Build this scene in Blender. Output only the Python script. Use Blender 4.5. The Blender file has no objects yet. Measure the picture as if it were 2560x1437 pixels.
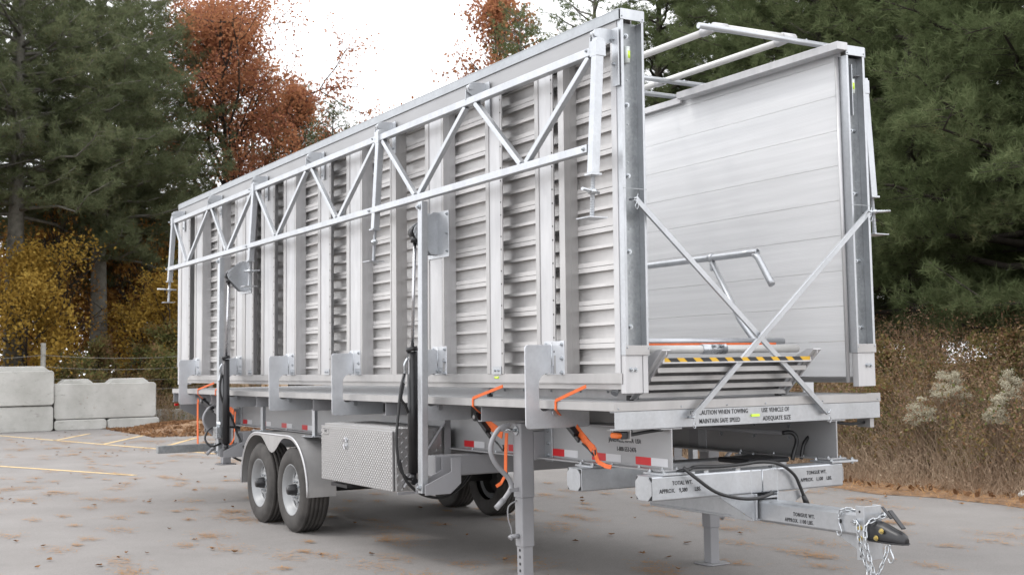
import bpy, math, random
import numpy as np
from mathutils import Vector, Matrix
random.seed(4); RNG = np.random.default_rng(4)
PI = math.pi
S = bpy.context.scene
COL = S.collection
H = 1.456            # deck height above the asphalt; trailer coordinates below are measured from the deck top
W = 2.44             # deck width

# ------------------------------------------------------------------ camera, world, sun, exposure
cd = bpy.data.cameras.new('camera'); cam = bpy.data.objects.new('camera', cd); COL.objects.link(cam)
Rm = [[0.505431108, 0.862719036, -0.015976834], [0.06280429, -0.018314924, 0.997857798], [-0.860578303, 0.505351786, 0.063439389]]
M = Matrix(((Rm[0][0], Rm[1][0], -Rm[2][0], 6.5868637), (Rm[0][1], Rm[1][1], -Rm[2][1], -4.62742779),
            (Rm[0][2], Rm[1][2], -Rm[2][2], 0.25656 + H), (0, 0, 0, 1)))
cam.matrix_world = M
cd.sensor_width = 36; cd.lens = 43.0165; cd.clip_start = 0.1; cd.clip_end = 600
cd.dof.use_dof = True; cd.dof.focus_distance = 9.0; cd.dof.aperture_fstop = 5.0
S.camera = cam
wd = bpy.data.worlds.new('World'); S.world = wd; wd.use_nodes = True
nt = wd.node_tree; nt.nodes.clear()
wo = nt.nodes.new('ShaderNodeOutputWorld'); bg = nt.nodes.new('ShaderNodeBackground')
sk = nt.nodes.new('ShaderNodeTexSky'); sk.sky_type = 'NISHITA'; sk.sun_disc = False
SUN_EL, SUN_AZ = math.radians(52), math.radians(238)      # azimuth of the sun, counter-clockwise from +x
sk.sun_elevation = SUN_EL; sk.sun_rotation = PI / 2 - SUN_AZ
mix = nt.nodes.new('ShaderNodeMix'); mix.data_type = 'RGBA'
mix.inputs[0].default_value = 0.93
mix.inputs[7].default_value = (11.6, 11.65, 11.9, 1)       # the cloud layer
nt.links.new(sk.outputs[0], mix.inputs[6]); nt.links.new(mix.outputs[2], bg.inputs[0])
bg.inputs[1].default_value = 0.12
nt.links.new(bg.outputs[0], wo.inputs[0])
sd = bpy.data.lights.new('sun', 'SUN'); sd.energy = 0.6; sd.angle = math.radians(10); sd.color = (1, .96, .9)
sun = bpy.data.objects.new('sun', sd); COL.objects.link(sun)
sdir = Vector((math.cos(SUN_EL) * math.cos(SUN_AZ), math.cos(SUN_EL) * math.sin(SUN_AZ), math.sin(SUN_EL)))
sun.rotation_euler = sdir.to_track_quat('Z', 'Y').to_euler(); sun.location = (0, 0, 30)
S.view_settings.view_transform = 'Standard'; S.view_settings.look = 'None'
S.view_settings.gamma = 1; S.view_settings.exposure = 0.8; S.view_settings.use_curve_mapping = False

# ------------------------------------------------------------------ materials
def nodes(m):
    m.use_nodes = True
    t = m.node_tree; t.nodes.clear()
    o = t.nodes.new('ShaderNodeOutputMaterial')
    return t, o
def N(t, typ, **k):
    n = t.nodes.new(typ)
    for a, b in k.items():
        if a.startswith('i_'): n.inputs[a[2:].replace('_', ' ')].default_value = b
        else: setattr(n, a, b)
    return n
def pos(t, scale=(1, 1, 1)):
    g = N(t, 'ShaderNodeNewGeometry'); mp = N(t, 'ShaderNodeMapping'); mp.inputs['Scale'].default_value = scale
    t.links.new(g.outputs['Position'], mp.inputs[0]); return mp.outputs[0]
def noise(t, vec, scale, detail=3, rough=.55):
    n = N(t, 'ShaderNodeTexNoise'); n.inputs['Scale'].default_value = scale; n.inputs['Detail'].default_value = detail
    n.inputs['Roughness'].default_value = rough; t.links.new(vec, n.inputs['Vector']); return n.outputs['Fac']
def ramp(t, fac, stops):
    r = N(t, 'ShaderNodeValToRGB'); e = r.color_ramp.elements
    while len(e) > 1: e.remove(e[0])
    e[0].position = stops[0][0]; e[0].color = (*stops[0][1], 1)
    for p, c in stops[1:]:
        q = e.new(p); q.color = (*c, 1)
    t.links.new(fac, r.inputs[0]); return r.outputs[0]
def g3(v): return (v, v, v)
def metal(name, c, rough=.4, met=.8, var=.12, sc=(3, 3, 3), spangle=0, lines=None, bump=.02):
    m = bpy.data.materials.new(name); t, o = nodes(m)
    b = N(t, 'ShaderNodeBsdfPrincipled'); t.links.new(b.outputs[0], o.inputs[0])
    b.inputs['Metallic'].default_value = met
    p = pos(t, sc); f = noise(t, p, 2.2, 5, .6)
    lo = tuple(x * (1 - var) for x in c); hi = tuple(min(1, x * (1 + var)) for x in c)
    colr = ramp(t, f, [(.3, lo), (.7, hi)])
    if spangle:
        v = N(t, 'ShaderNodeTexVoronoi'); v.inputs['Scale'].default_value = 55; t.links.new(pos(t), v.inputs['Vector'])
        mx = N(t, 'ShaderNodeMix'); mx.data_type = 'RGBA'; mx.blend_type = 'OVERLAY'; mx.inputs[0].default_value = spangle
        sp = N(t, 'ShaderNodeSeparateColor'); t.links.new(v.outputs['Color'], sp.inputs[0])
        t.links.new(colr, mx.inputs[6]); t.links.new(sp.outputs[0], mx.inputs[7]); colr = mx.outputs[2]
    t.links.new(colr, b.inputs['Base Color'])
    f2 = noise(t, pos(t, sc), 7, 4)
    mr = N(t, 'ShaderNodeMapRange'); mr.inputs[3].default_value = max(.05, rough - .1); mr.inputs[4].default_value = rough + .12
    t.links.new(f2, mr.inputs[0]); t.links.new(mr.outputs[0], b.inputs['Roughness'])
    bp = N(t, 'ShaderNodeBump'); bp.inputs['Strength'].default_value = .35; bp.inputs['Distance'].default_value = bump
    if lines:   # fine extruded grooves across one axis
        w = N(t, 'ShaderNodeTexWave'); w.wave_type = 'BANDS'; w.bands_direction = lines[0]
        w.inputs['Scale'].default_value = lines[1]; w.inputs['Distortion'].default_value = 0
        g = N(t, 'ShaderNodeNewGeometry'); t.links.new(g.outputs['Position'], w.inputs[0]); 
        ad = N(t, 'ShaderNodeMath'); ad.operation = 'ADD'; t.links.new(w.outputs['Fac'], ad.inputs[0]); t.links.new(f2, ad.inputs[1])
        t.links.new(ad.outputs[0], bp.inputs['Height']); bp.inputs['Distance'].default_value = .0008; bp.inputs['Strength'].default_value = .4
    else:
        t.links.new(f2, bp.inputs['Height']); bp.inputs['Distance'].default_value = bump * .1
    t.links.new(bp.outputs[0], b.inputs['Normal'])
    return m
def plain(name, c, rough=.5, met=0, var=.1, sc=8, emit=None, spec=.5):
    m = bpy.data.materials.new(name); t, o = nodes(m)
    b = N(t, 'ShaderNodeBsdfPrincipled'); t.links.new(b.outputs[0], o.inputs[0])
    b.inputs['Metallic'].default_value = met; b.inputs['Roughness'].default_value = rough
    b.inputs['Specular IOR Level'].default_value = spec
    f = noise(t, pos(t), sc, 4)
    t.links.new(ramp(t, f, [(.3, tuple(x * (1 - var) for x in c)), (.7, tuple(min(1, x * (1 + var)) for x in c))]), b.inputs['Base Color'])
    return m
def leafmat(name, stops, sc=1.2, trans=.35, fine=9):
    m = bpy.data.materials.new(name); t, o = nodes(m)
    p = pos(t); f = noise(t, p, sc, 3, .6); f2 = noise(t, p, fine, 2, .6)
    ad = N(t, 'ShaderNodeMath'); ad.operation = 'MULTIPLY_ADD'; ad.inputs[1].default_value = .6
    t.links.new(f2, ad.inputs[0]); mu = N(t, 'ShaderNodeMath'); mu.operation = 'MULTIPLY'; mu.inputs[1].default_value = .45
    t.links.new(f, mu.inputs[0]); t.links.new(mu.outputs[0], ad.inputs[2])
    c = ramp(t, ad.outputs[0], stops)
    d = N(t, 'ShaderNodeBsdfDiffuse'); tr = N(t, 'ShaderNodeBsdfTranslucent'); ms = N(t, 'ShaderNodeMixShader'); ms.inputs[0].default_value = trans
    t.links.new(c, d.inputs[0]); t.links.new(c, tr.inputs[0]); t.links.new(d.outputs[0], ms.inputs[1]); t.links.new(tr.outputs[0], ms.inputs[2])
    t.links.new(ms.outputs[0], o.inputs[0]); return m
MT = dict(
 alu=metal('mill_aluminium', (.4, .392, .388), .38, .5, .09, (2.5, 2.5, .9)),
 alu_light=metal('pale_aluminium', (.48, .478, .485), .4, .45, .09, (5, 5, 1.1)),
 alu_skin=metal('grooved_aluminium', (.64, .643, .65), .4, .25, .08, (.25, 1, 9), lines=('Z', 26)),
 alu_back=metal('plank_back_aluminium', (.56, .548, .54), .42, .25, .06, (3, 3, 1.5)),
 alu_deck=metal('deck_aluminium', (.4, .4, .405), .42, .5, .06, (.4, 3, 1), lines=('Y', 26)),
 galv=metal('galvanised_steel', (.45, .465, .485), .36, .72, .09, (2, 2, 1), spangle=.035),
 galv_dark=metal('weathered_galvanised_steel', (.31, .325, .335), .4, .6, .16, (6, 6, 4), spangle=.08),
 galv_mid=metal('dull_galvanised_rail', (.33, .345, .36), .38, .7, .07, (2, 2, 1), spangle=.04),
 galv_plate=metal('galvanised_plate', (.56, .575, .6), .4, .5, .1, (2.5, 2.5, 2), spangle=.03),
 grey=plain('grey_paint', (.26, .26, .272), .42, 0, .04, 3),
 beam=metal('dull_aluminium_beam', (.33, .33, .336), .48, .4, .05, (.5, 1, 2)),
 zinc=metal('zinc_bolt', (.46, .48, .5), .28, .9, .05),
 chrome=metal('bright_rod', (.5, .5, .52), .25, 1, .03),
 tread=metal('tread_plate', (.42, .415, .415), .34, .85, .03),
 black=plain('black_steel', (.018, .018, .02), .35, .1, .15),
 rubber=plain('tyre_rubber', (.046, .042, .039), .8, 0, .35, 7),
 hose=plain('black_hose', (.016, .016, .017), .4),
 rim=plain('silver_wheel_paint', (.27, .275, .28), .45, .2, .05),
 white=plain('white_pipe', (.52, .515, .5), .35, .15, .05),
 orange=plain('orange_webbing', (.62, .12, .025), .7, 0, .12, 30),
 red=plain('red_reflective_tape', (.5, .01, .015), .35, 0, .08),
 wtape=plain('white_reflective_tape', (.55, .55, .57), .35, 0, .04),
 ink=plain('black_lettering', (.02, .02, .022), .5),
 amber=plain('amber_lens', (.5, .1, .01), .2),
 redlens=plain('red_lens', (.45, .01, .01), .2),
 brass=plain('gold_zinc_bolt', (.55, .45, .2), .3, .8),
 yel=plain('yellow_tape', (.6, .35, .02), .5),
 green=plain('green_level_fluid', (.6, .85, .08), .25),
 clear=plain('milky_plastic', (.7, .75, .72), .2),
 drum=plain('brake_drum', (.03, .028, .026), .7),
)
# concrete, asphalt, soil
def groundmat(name, a, b, sc, patches=None, bumpd=.01, rough=.9, speck=.25):
    m = bpy.data.materials.new(name); t, o = nodes(m)
    bs = N(t, 'ShaderNodeBsdfPrincipled'); t.links.new(bs.outputs[0], o.inputs[0]); bs.inputs['Roughness'].default_value = rough
    bs.inputs['Specular IOR Level'].default_value = .25
    p = pos(t); c = ramp(t, noise(t, p, sc, 6, .65), [(.3, a), (.7, b)])
    f = noise(t, p, 130, 2, .7)
    mx = N(t, 'ShaderNodeMix'); mx.data_type = 'RGBA'; mx.blend_type = 'OVERLAY'; mx.inputs[0].default_value = speck
    t.links.new(c, mx.inputs[6]); t.links.new(f, mx.inputs[7]); c = mx.outputs[2]
    for (scale, lo, hi, colr, stretch) in (patches or []):
        fp = noise(t, pos(t, stretch), scale, 5, .7)
        mr = N(t, 'ShaderNodeMapRange'); mr.inputs[1].default_value = lo; mr.inputs[2].default_value = hi; t.links.new(fp, mr.inputs[0])
        m2 = N(t, 'ShaderNodeMix'); m2.data_type = 'RGBA'; t.links.new(mr.outputs[0], m2.inputs[0])
        t.links.new(c, m2.inputs[6]); m2.inputs[7].default_value = (*colr, 1); c = m2.outputs[2]
    t.links.new(c, bs.inputs['Base Color'])
    bp = N(t, 'ShaderNodeBump'); bp.inputs['Distance'].default_value = bumpd; bp.inputs['Strength'].default_value = .6
    t.links.new(noise(t, p, 70, 4, .7), bp.inputs['Height']); t.links.new(bp.outputs[0], bs.inputs['Normal'])
    return m
MT['asphalt'] = groundmat('worn_asphalt', (.208, .196, .187), (.262, .248, .238), .55,
    [(.9, .62, .8, (.16, .155, .15), (1, .5, 1)), (5, .7, .8, (.31, .24, .18), (1, 1, 1)), (9, .69, .74, (.36, .25, .17), (1, 1, 1))], .008, speck=.42)
MT['concrete'] = groundmat('cast_concrete', (.38, .375, .35), (.55, .545, .52), 1.0, [(3, .58, .75, (.26, .25, .23), (1, 1, 2.5)), (9, .7, .74, (.16, .155, .14), (1, 1, 1))], .012, speck=.2)
MT['soil'] = groundmat('brown_soil', (.12, .085, .05), (.2, .14, .08), 2, [(3, .5, .7, (.25, .14, .06), (1, 1, 1))], .03)
MT['needlebed'] = groundmat('pine_needle_bed', (.2, .125, .08), (.33, .215, .13), 3.5, [(6, .55, .7, (.15, .1, .065), (1, 1, 1))], .03)
MT['paint'] = groundmat('worn_yellow_paint', (.56, .4, .2), (.66, .5, .28), 3, [(9, .55, .68, (.26, .25, .24), (1, 1, 1))], .004)
MT['bark'] = groundmat('pine_bark', (.1, .095, .08), (.2, .19, .165), 6, None, .03)
MT['bark_dark'] = groundmat('dark_bark', (.03, .025, .022), (.07, .06, .05), 6, None, .03)
MT['wood'] = groundmat('grey_weathered_wood', (.2, .19, .17), (.3, .29, .26), 6, None, .01)
MT['pine'] = leafmat('pine_needles', [(.3, (.07, .092, .042)), (.5, (.125, .157, .074)), (.66, (.18, .205, .105)), (.8, (.27, .19, .1))], .9, .42)
MT['pine_dark'] = leafmat('dark_pine_needles', [(.3, (.078, .098, .054)), (.5, (.135, .157, .084)), (.64, (.18, .195, .11)), (.76, (.28, .17, .08))], .9, .42)
MT['oak'] = leafmat('russet_oak_leaves', [(.3, (.2, .085, .065)), (.46, (.3, .125, .08)), (.57, (.44, .21, .1)), (.68, (.3, .15, .09)), (.78, (.24, .21, .11))], .9, .4)
MT['yellow'] = leafmat('yellow_leaves', [(.3, (.2, .12, .03)), (.5, (.36, .23, .05)), (.64, (.46, .32, .08)), (.78, (.26, .15, .06))], .8, .4)
MT['ochre'] = leafmat('orange_leaves', [(.3, (.15, .085, .04)), (.5, (.32, .16, .05)), (.64, (.42, .25, .07)), (.78, (.24, .22, .07))], .7, .4)
MT['dead'] = leafmat('dry_stems', [(.3, (.2, .14, .095)), (.5, (.33, .245, .175)), (.7, (.46, .37, .27))], 1.2, .2)
MT['rust'] = leafmat('rusty_seed_heads', [(.3, (.17, .1, .06)), (.45, (.28, .16, .1)), (.6, (.34, .25, .165)), (.75, (.44, .32, .21))], 1.2, .3)
MT['weed'] = leafmat('fading_weed_leaves', [(.3, (.08, .11, .04)), (.45, (.15, .17, .065)), (.55, (.25, .19, .08)), (.66, (.25, .13, .085)), (.8, (.3, .22, .15))], .75, .4)
MT['fluff'] = leafmat('pale_seed_fluff', [(.3, (.4, .37, .28)), (.7, (.62, .58, .46))], 3, .3)
MT['brownleaf'] = leafmat('fallen_leaf', [(.3, (.1, .06, .04)), (.5, (.2, .11, .06)), (.7, (.32, .19, .1))], 2, .1)
MT['needles'] = leafmat('fallen_pine_needles', [(.3, (.3, .16, .07)), (.7, (.5, .29, .13))], 2, .1)

# ------------------------------------------------------------------ mesh builder
MIRR = [False]
class MB:
    def __init__(s): s.v = []; s.f = []; s.sm = []; s.mi = []; s.m = MIRR[0]
    def add(s, vs, fs, smooth=False, mi=0):
        b = len(s.v); s.v += [tuple(p) for p in vs]
        for f in fs: s.f.append([b + i for i in f]); s.sm.append(smooth); s.mi.append(mi)
        return s
    def box(s, x0, x1, y0, y1, z0, z1, mi=0):
        x0, x1 = sorted((x0, x1)); y0, y1 = sorted((y0, y1)); z0, z1 = sorted((z0, z1))
        return s.add([(x0, y0, z0), (x1, y0, z0), (x1, y1, z0), (x0, y1, z0), (x0, y0, z1), (x1, y0, z1), (x1, y1, z1), (x0, y1, z1)],
              [(0, 3, 2, 1), (4, 5, 6, 7), (0, 1, 5, 4), (1, 2, 6, 5), (2, 3, 7, 6), (3, 0, 4, 7)], mi=mi)
    def bar(s, p, q, w, h, up=(0, 0, 1), c=.12, mi=0):
        p = Vector(p); q = Vector(q); d = (q - p).normalized(); u = Vector(up)
        r = d.cross(u).normalized(); u = r.cross(d).normalized(); w /= 2; h /= 2; c = c * min(w, h) * 2
        pr = [(w, -h + c), (w, h - c), (w - c, h), (-w + c, h), (-w, h - c), (-w, -h + c), (-w + c, -h), (w - c, -h)]
        vs = [p + r * a + u * b for a, b in pr] + [q + r * a + u * b for a, b in pr]
        fs = [(i, i + 8, (i + 1) % 8 + 8, (i + 1) % 8) for i in range(8)] + [tuple(range(8)), tuple(range(15, 7, -1))]
        return s.add(vs, fs, mi=mi)
    def tube(s, pts, r, n=10, smooth=True, caps=True, curve=0, mi=0):
        P = [Vector(p) for p in pts]
        if curve:
            Q = []
            for i in range(len(P) - 1):
                a, b, c, d = P[max(i - 1, 0)], P[i], P[i + 1], P[min(i + 2, len(P) - 1)]
                for k in range(curve):
                    t = k / curve
                    Q.append(.5 * ((2 * b) + (c - a) * t + (2 * a - 5 * b + 4 * c - d) * t * t + (3 * b - a - 3 * c + d) * t ** 3))
            Q.append(P[-1]); P = Q
        R = r if isinstance(r, (list, tuple)) else [r] * len(P)
        if len(R) != len(P): R = [R[0] + (R[-1] - R[0]) * i / (len(P) - 1) for i in range(len(P))]
        t = (P[1] - P[0]).normalized(); u = t.orthogonal().normalized(); vs = []
        for i, p in enumerate(P):
            if i: 
                t2 = (P[min(i + 1, len(P) - 1)] - P[i - 1]).normalized()
                u = (u - t2 * u.dot(t2)); u = u.normalized() if u.length > 1e-6 else t2.orthogonal().normalized(); t = t2
            w = t.cross(u)
            vs += [p + (u * math.cos(2 * PI * k / n) + w * math.sin(2 * PI * k / n)) * R[i] for k in range(n)]
        fs = [(i * n + k, i * n + (k + 1) % n, (i + 1) * n + (k + 1) % n, (i + 1) * n + k) for i in range(len(P) - 1) for k in range(n)]
        b = len(s.v); s.add(vs, fs, smooth, mi)
        if caps:
            s.f += [[b + k for k in range(n - 1, -1, -1)], [b + (len(P) - 1) * n + k for k in range(n)]]; s.sm += [False, False]; s.mi += [mi, mi]
        return s
    def prism(s, poly, axis, a, b, mi=0):
        """poly: 2d points in the plane across the axis (x: (y,z), y: (x,z), z: (x,y))"""
        ar = sum(poly[i][0] * poly[(i + 1) % len(poly)][1] - poly[(i + 1) % len(poly)][0] * poly[i][1] for i in range(len(poly)))
        if ar < 0: poly = poly[::-1]
        n = len(poly); a, b = sorted((a, b))
        def P(p, t): return (t, p[0], p[1]) if axis == 'x' else (p[0], t, p[1]) if axis == 'y' else (p[0], p[1], t)
        lo = [P(p, a) for p in poly]; hi = [P(p, b) for p in poly]
        fl = axis == 'y'
        fs = [tuple(range(n - 1, -1, -1)), tuple(range(n, 2 * n))] + [(i, (i + 1) % n, (i + 1) % n + n, i + n) for i in range(n)]
        if fl: fs = [f[::-1] for f in fs]
        return s.add(lo + hi, fs, mi=mi)
    def lathe(s, prof, c, axis, n=48, smooth=True, mi=0):
        """prof: (radius, along) pairs, open profile turned about the axis through c"""
        c = Vector(c); vs = []
        ax = {'x': (Vector((1, 0, 0)), Vector((0, 1, 0)), Vector((0, 0, 1))), 'y': (Vector((0, 1, 0)), Vector((0, 0, 1)), Vector((1, 0, 0))), 'z': (Vector((0, 0, 1)), Vector((1, 0, 0)), Vector((0, 1, 0)))}[axis]
        for k in range(n):
            a = 2 * PI * k / n; d = ax[1] * math.cos(a) + ax[2] * math.sin(a)
            vs += [c + d * r + ax[0] * h for r, h in prof]
        m = len(prof)
        fs = [(k * m + i, k * m + i + 1, ((k + 1) % n) * m + i + 1, ((k + 1) % n) * m + i) for k in range(n) for i in range(m - 1)]
        return s.add(vs, fs, smooth, mi)
    def cyl(s, p, q, r, n=12, mi=0): return s.tube([p, q], r, n, mi=mi)

WLOC = {}
def setp(o, label=None, cat=None, group=None, kind=None):
    if label: o['label'] = label
    if cat: o['category'] = cat
    if group: o['group'] = group
    if kind: o['kind'] = kind
    return o
def link(name, me, org, parent, kind=None, label=None):
    o = bpy.data.objects.new(name, me); COL.objects.link(o)
    org = Vector(org); o.location = org; WLOC[o.name] = org
    if parent is not None: o.parent = parent; o.location = org - WLOC[parent.name]
    setp(o, label, None, None, kind); return o
def part(name, mb, mat, parent=None, label=None, kind=None, bevel=0, org=None, dz=True):
    vs = np.array(mb.v, float)
    if mb.m: vs[:, 1] = W - vs[:, 1]
    if dz: vs[:, 2] += H
    if org is None: org = (vs.min(0) + vs.max(0)) / 2
    org = np.array(org, float); vs = vs - org
    me = bpy.data.meshes.new(name)
    me.from_pydata(vs.tolist(), [], [f[::-1] for f in mb.f] if mb.m else mb.f)
    me.polygons.foreach_set('use_smooth', mb.sm)
    mats = mat if isinstance(mat, (list, tuple)) else [mat]
    for k in mats: me.materials.append(MT[k])
    if len(mats) > 1: me.polygons.foreach_set('material_index', mb.mi)
    me.update()
    o = link(name, me, org, parent, kind, label)
    if bevel:
        b = o.modifiers.new('bevel', 'BEVEL'); b.width = bevel; b.segments = 1; b.limit_method = 'ANGLE'; b.harden_normals = False
    return o
def empty(name, loc, label, cat, group=None):
    o = bpy.data.objects.new(name, None); COL.objects.link(o); o.location = loc; o.empty_display_size = .2
    WLOC[o.name] = Vector(loc); return setp(o, label, cat, group)
def yy(y): return W - y if MIRR[0] else y
_bm = {}
def bolt_mesh(size, mat):
    k = (size, mat)
    if k not in _bm:
        b = MB(); b.m = False; r = size
        b.cyl((0, 0, 0), (0, 0, r * .18), r * 1.25, 12)
        b.cyl((0, 0, r * .18), (0, 0, r * .9), r * .92, 6)
        b.cyl((0, 0, r * .9), (0, 0, r * 1.35), r * .45, 8)
        me = bpy.data.meshes.new('bolt'); me.from_pydata([tuple(p) for p in b.v], [], b.f); me.materials.append(MT[mat]); _bm[k] = me
    return _bm[k]
def bolt(p, axis, parent, size=.013, mat='zinc', name='bolt'):
    d = {'x': (1, 0, 0), '-x': (-1, 0, 0), 'y': (0, 1, 0), '-y': (0, -1, 0), 'z': (0, 0, 1), '-z': (0, 0, -1)}[axis]
    d = Vector(d)
    if MIRR[0]: d.y = -d.y
    o = link(name, bolt_mesh(size, mat), (p[0], yy(p[1]), p[2] + H), parent)
    o.rotation_euler = d.to_track_quat('Z', 'Y').to_euler(); return o
def text(s, org, xdir, ydir, size, parent, xs=.8, name='lettering', mat='ink', space=1.0, thick=0):
    cu = bpy.data.curves.new(name, 'FONT'); cu.body = s; cu.size = size; cu.space_character = space; cu.resolution_u = 2
    cu.offset = thick; cu.extrude = 0.0006
    tmp = bpy.data.objects.new('tmp', cu); COL.objects.link(tmp)
    dg = bpy.context.evaluated_depsgraph_get(); me = bpy.data.meshes.new_from_object(tmp.evaluated_get(dg))
    bpy.data.objects.remove(tmp)
    xd = Vector(xdir); yd = Vector(ydir); zd = xd.cross(yd)
    me.transform(Matrix(((xd.x * xs, yd.x, zd.x, 0), (xd.y * xs, yd.y, zd.y, 0), (xd.z * xs, yd.z, zd.z, 0), (0, 0, 0, 1))))
    me.materials.clear(); me.materials.append(MT[mat])
    return link(name, me, (org[0], org[1], org[2] + H), parent)

# ------------------------------------------------------------------ setting: ground
def sheet(name, xs, ys, zf, mat, kind='structure'):
    b = MB(); b.m = False
    nx, ny = len(xs), len(ys)
    b.v = [(x, y, zf(x, y)) for y in ys for x in xs]
    fs = [(j * nx + i, j * nx + i + 1, (j + 1) * nx + i + 1, (j + 1) * nx + i) for j in range(ny - 1) for i in range(nx - 1)]
    b.f = [list(f) for f in fs]; b.sm = [True] * len(fs); b.mi = [0] * len(fs)
    return part(name, b, mat, None, kind=kind, dz=False, org=(0, 0, 0))
def edge_y(x): return 7.72 + .12 * math.sin(x * .5) + .06 * math.sin(x * 1.7 + 1)
def rise(x, y):
    a = max(0, min(1, (y - 7.6) / 3.0)) if x > -36 else max(0, min(1, max((y - 7.6) / 3, (-36 - x) / 5)))
    b = max(0, min(1, (-31.8 - x) / 4))
    r = max(a * a * (3 - 2 * a) * .55, b * b * (3 - 2 * b) * .5)
    if -26 < x < -12 and y > 7: pass
    return -.03 + r + .04 * math.sin(x * 1.3 + y) * min(1, max(a, b) * 2)
xs = sorted(set([-300, -200, -140, -100, -80, -60, -50] + list(np.arange(-46, 14, 1.0)) + [20, 30, 60, 120, 250]))
ys = sorted(set([-250, -120, -60, -30, -15, -5, 2] + list(np.arange(5, 16, .6)) + [18, 22, 30, 45, 70, 120, 250]))
sheet('ground', [float(x) for x in xs], [float(y) for y in ys], rise, 'soil')
# asphalt lot with an irregular far edge
b = MB(); xl = [float(x) for x in np.arange(-31.6, 60, .5)]
top = [(x, edge_y(x)) for x in xl]
n = len(top)
b.v = [(x, -70.0, .004) for x, y in top] + [(x, y, .004) for x, y in top] + [(x, y + .05, -.06) for x, y in top]
for i in range(n - 1):
    b.f += [[i, i + 1, n + i + 1, n + i], [n + i, n + i + 1, 2 * n + i + 1, 2 * n + i]]; b.sm += [False, False]; b.mi += [0, 0]
part('asphalt_lot', b, 'asphalt', None, kind='structure', dz=False, org=(0, 0, 0))
def stripe(p, q, w):
    p = Vector(p); q = Vector(q); d = (q - p).normalized(); s_ = Vector((-d.y, d.x)) * w / 2
    b = MB(); b.v = [(*(p - s_), .0085), (*(q - s_), .0085), (*(q + s_), .0085), (*(p + s_), .0085)]; b.f = [[0, 1, 2, 3]]; b.sm = [False]; b.mi = [0]
    return part('parking_line', b, 'paint', None, kind='structure', dz=False)
stripe((-31, .05), (-16.5, 3.25), .12)
for p, q in (((-26.1, 1.1), (-28.9, 2.5)), ((-23.5, 1.75), (-27, 3.6)), ((-20.9, 2.35), (-24.4, 4.2)), ((-18.3, 2.9), (-21.8, 4.8))): stripe(p, q, .12)
stripe((-21, -2.6), (-14.1, .26), .12)
# concrete blocks along the back of the lot
blk = 0
def block(x, y0, y1, z0, z1, label, notch=True, grp='cast concrete blocks at the back of the lot', crest=()):
    b = MB(); dx = 1.0
    c = .06
    poly = [(y0 + c, z0), (y1 - c, z0), (y1, z0 + c), (y1, z1 - c), (y1 - c, z1), (y0 + c, z1), (y0, z1 - c), (y0, z0 + c)]
    b.prism(poly, 'x', x - dx, x)
    for a, e in crest:
        b.prism([(a, z1 - .01), (e, z1 - .01), (e - .18, z1 + .13), (a + .18, z1 + .13)], 'x', x - dx * .78, x - dx * .2)
    return setp(part('concrete_block', b, 'concrete', None, dz=False, bevel=.02), label, 'concrete block', grp)
block(-31.4, -2.6, .36, 0, .75, 'lower concrete block at the left edge of the photo, mostly hidden by the frame edge')
block(-31.4, .38, 1.98, 0, .74, 'lower concrete block under the tallest block beside the left edge of the lot')
block(-31.35, -.9, 1.99, .765, 1.78, 'tallest concrete block stacked on top at the left end of the wall', crest=((.35, 1.9),))
block(-31.5, 2.02, 5.0, .33, 1.38, 'long concrete block with two raised crests, right of the stacked pair', crest=((2.2, 3.2), (3.6, 4.85)))
block(-31.45, 2.02, 3.52, 0, .31, 'low concrete slab under the left half of the long crested block')
block(-31.5, 3.55, 5.1, 0, .31, 'low concrete slab under the right half of the long crested block')
block(-32.5, 5.15, 8.3, 0, .5, 'low concrete curb block running on behind the leaf pile')
# leaf pile mound
b = MB(); nn = 26
for j in range(nn):
    for i in range(nn):
        u, v = i / (nn - 1) * 2 - 1, j / (nn - 1) * 2 - 1
        r = max(0, 1 - (u * u + v * v)); x = -27.9 + u * 3.1 + v * .6; y = 5.2 + v * 1.9
        b.v.append((x, y, -.02 + .26 * r * (1 + .3 * math.sin(7 * u + 3 * v)) + .05 * math.sin(19 * u) * math.sin(17 * v) * (r > .05)))
for j in range(nn - 1):
    for i in range(nn - 1): b.f.append([j * nn + i, j * nn + i + 1, (j + 1) * nn + i + 1, (j + 1) * nn + i]); b.sm.append(True); b.mi.append(0)
part('needle_mound', b, 'needlebed', None, kind='stuff', dz=False)
# verge of fallen needles along the asphalt edge
b = MB(); xv = [float(x) for x in np.arange(-31, 30, .4)]
for k, x in enumerate(xv):
    e = edge_y(x); w = .35 + .16 * math.sin(x * 2.3) + .1 * math.sin(x * 5.1)
    b.v += [(x, e - w * .55, .0085), (x, e, .035), (x, e + .35, .04), (x, e + .9, rise(x, e + .9) + .015)]
for i in range(len(xv) - 1):
    for j in range(3): b.f.append([i * 4 + j, i * 4 + 4 + j, i * 4 + 5 + j, i * 4 + 1 + j]); b.sm.append(True); b.mi.append(0)
part('needle_verge', b, 'needlebed', None, kind='stuff', dz=False)

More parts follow.
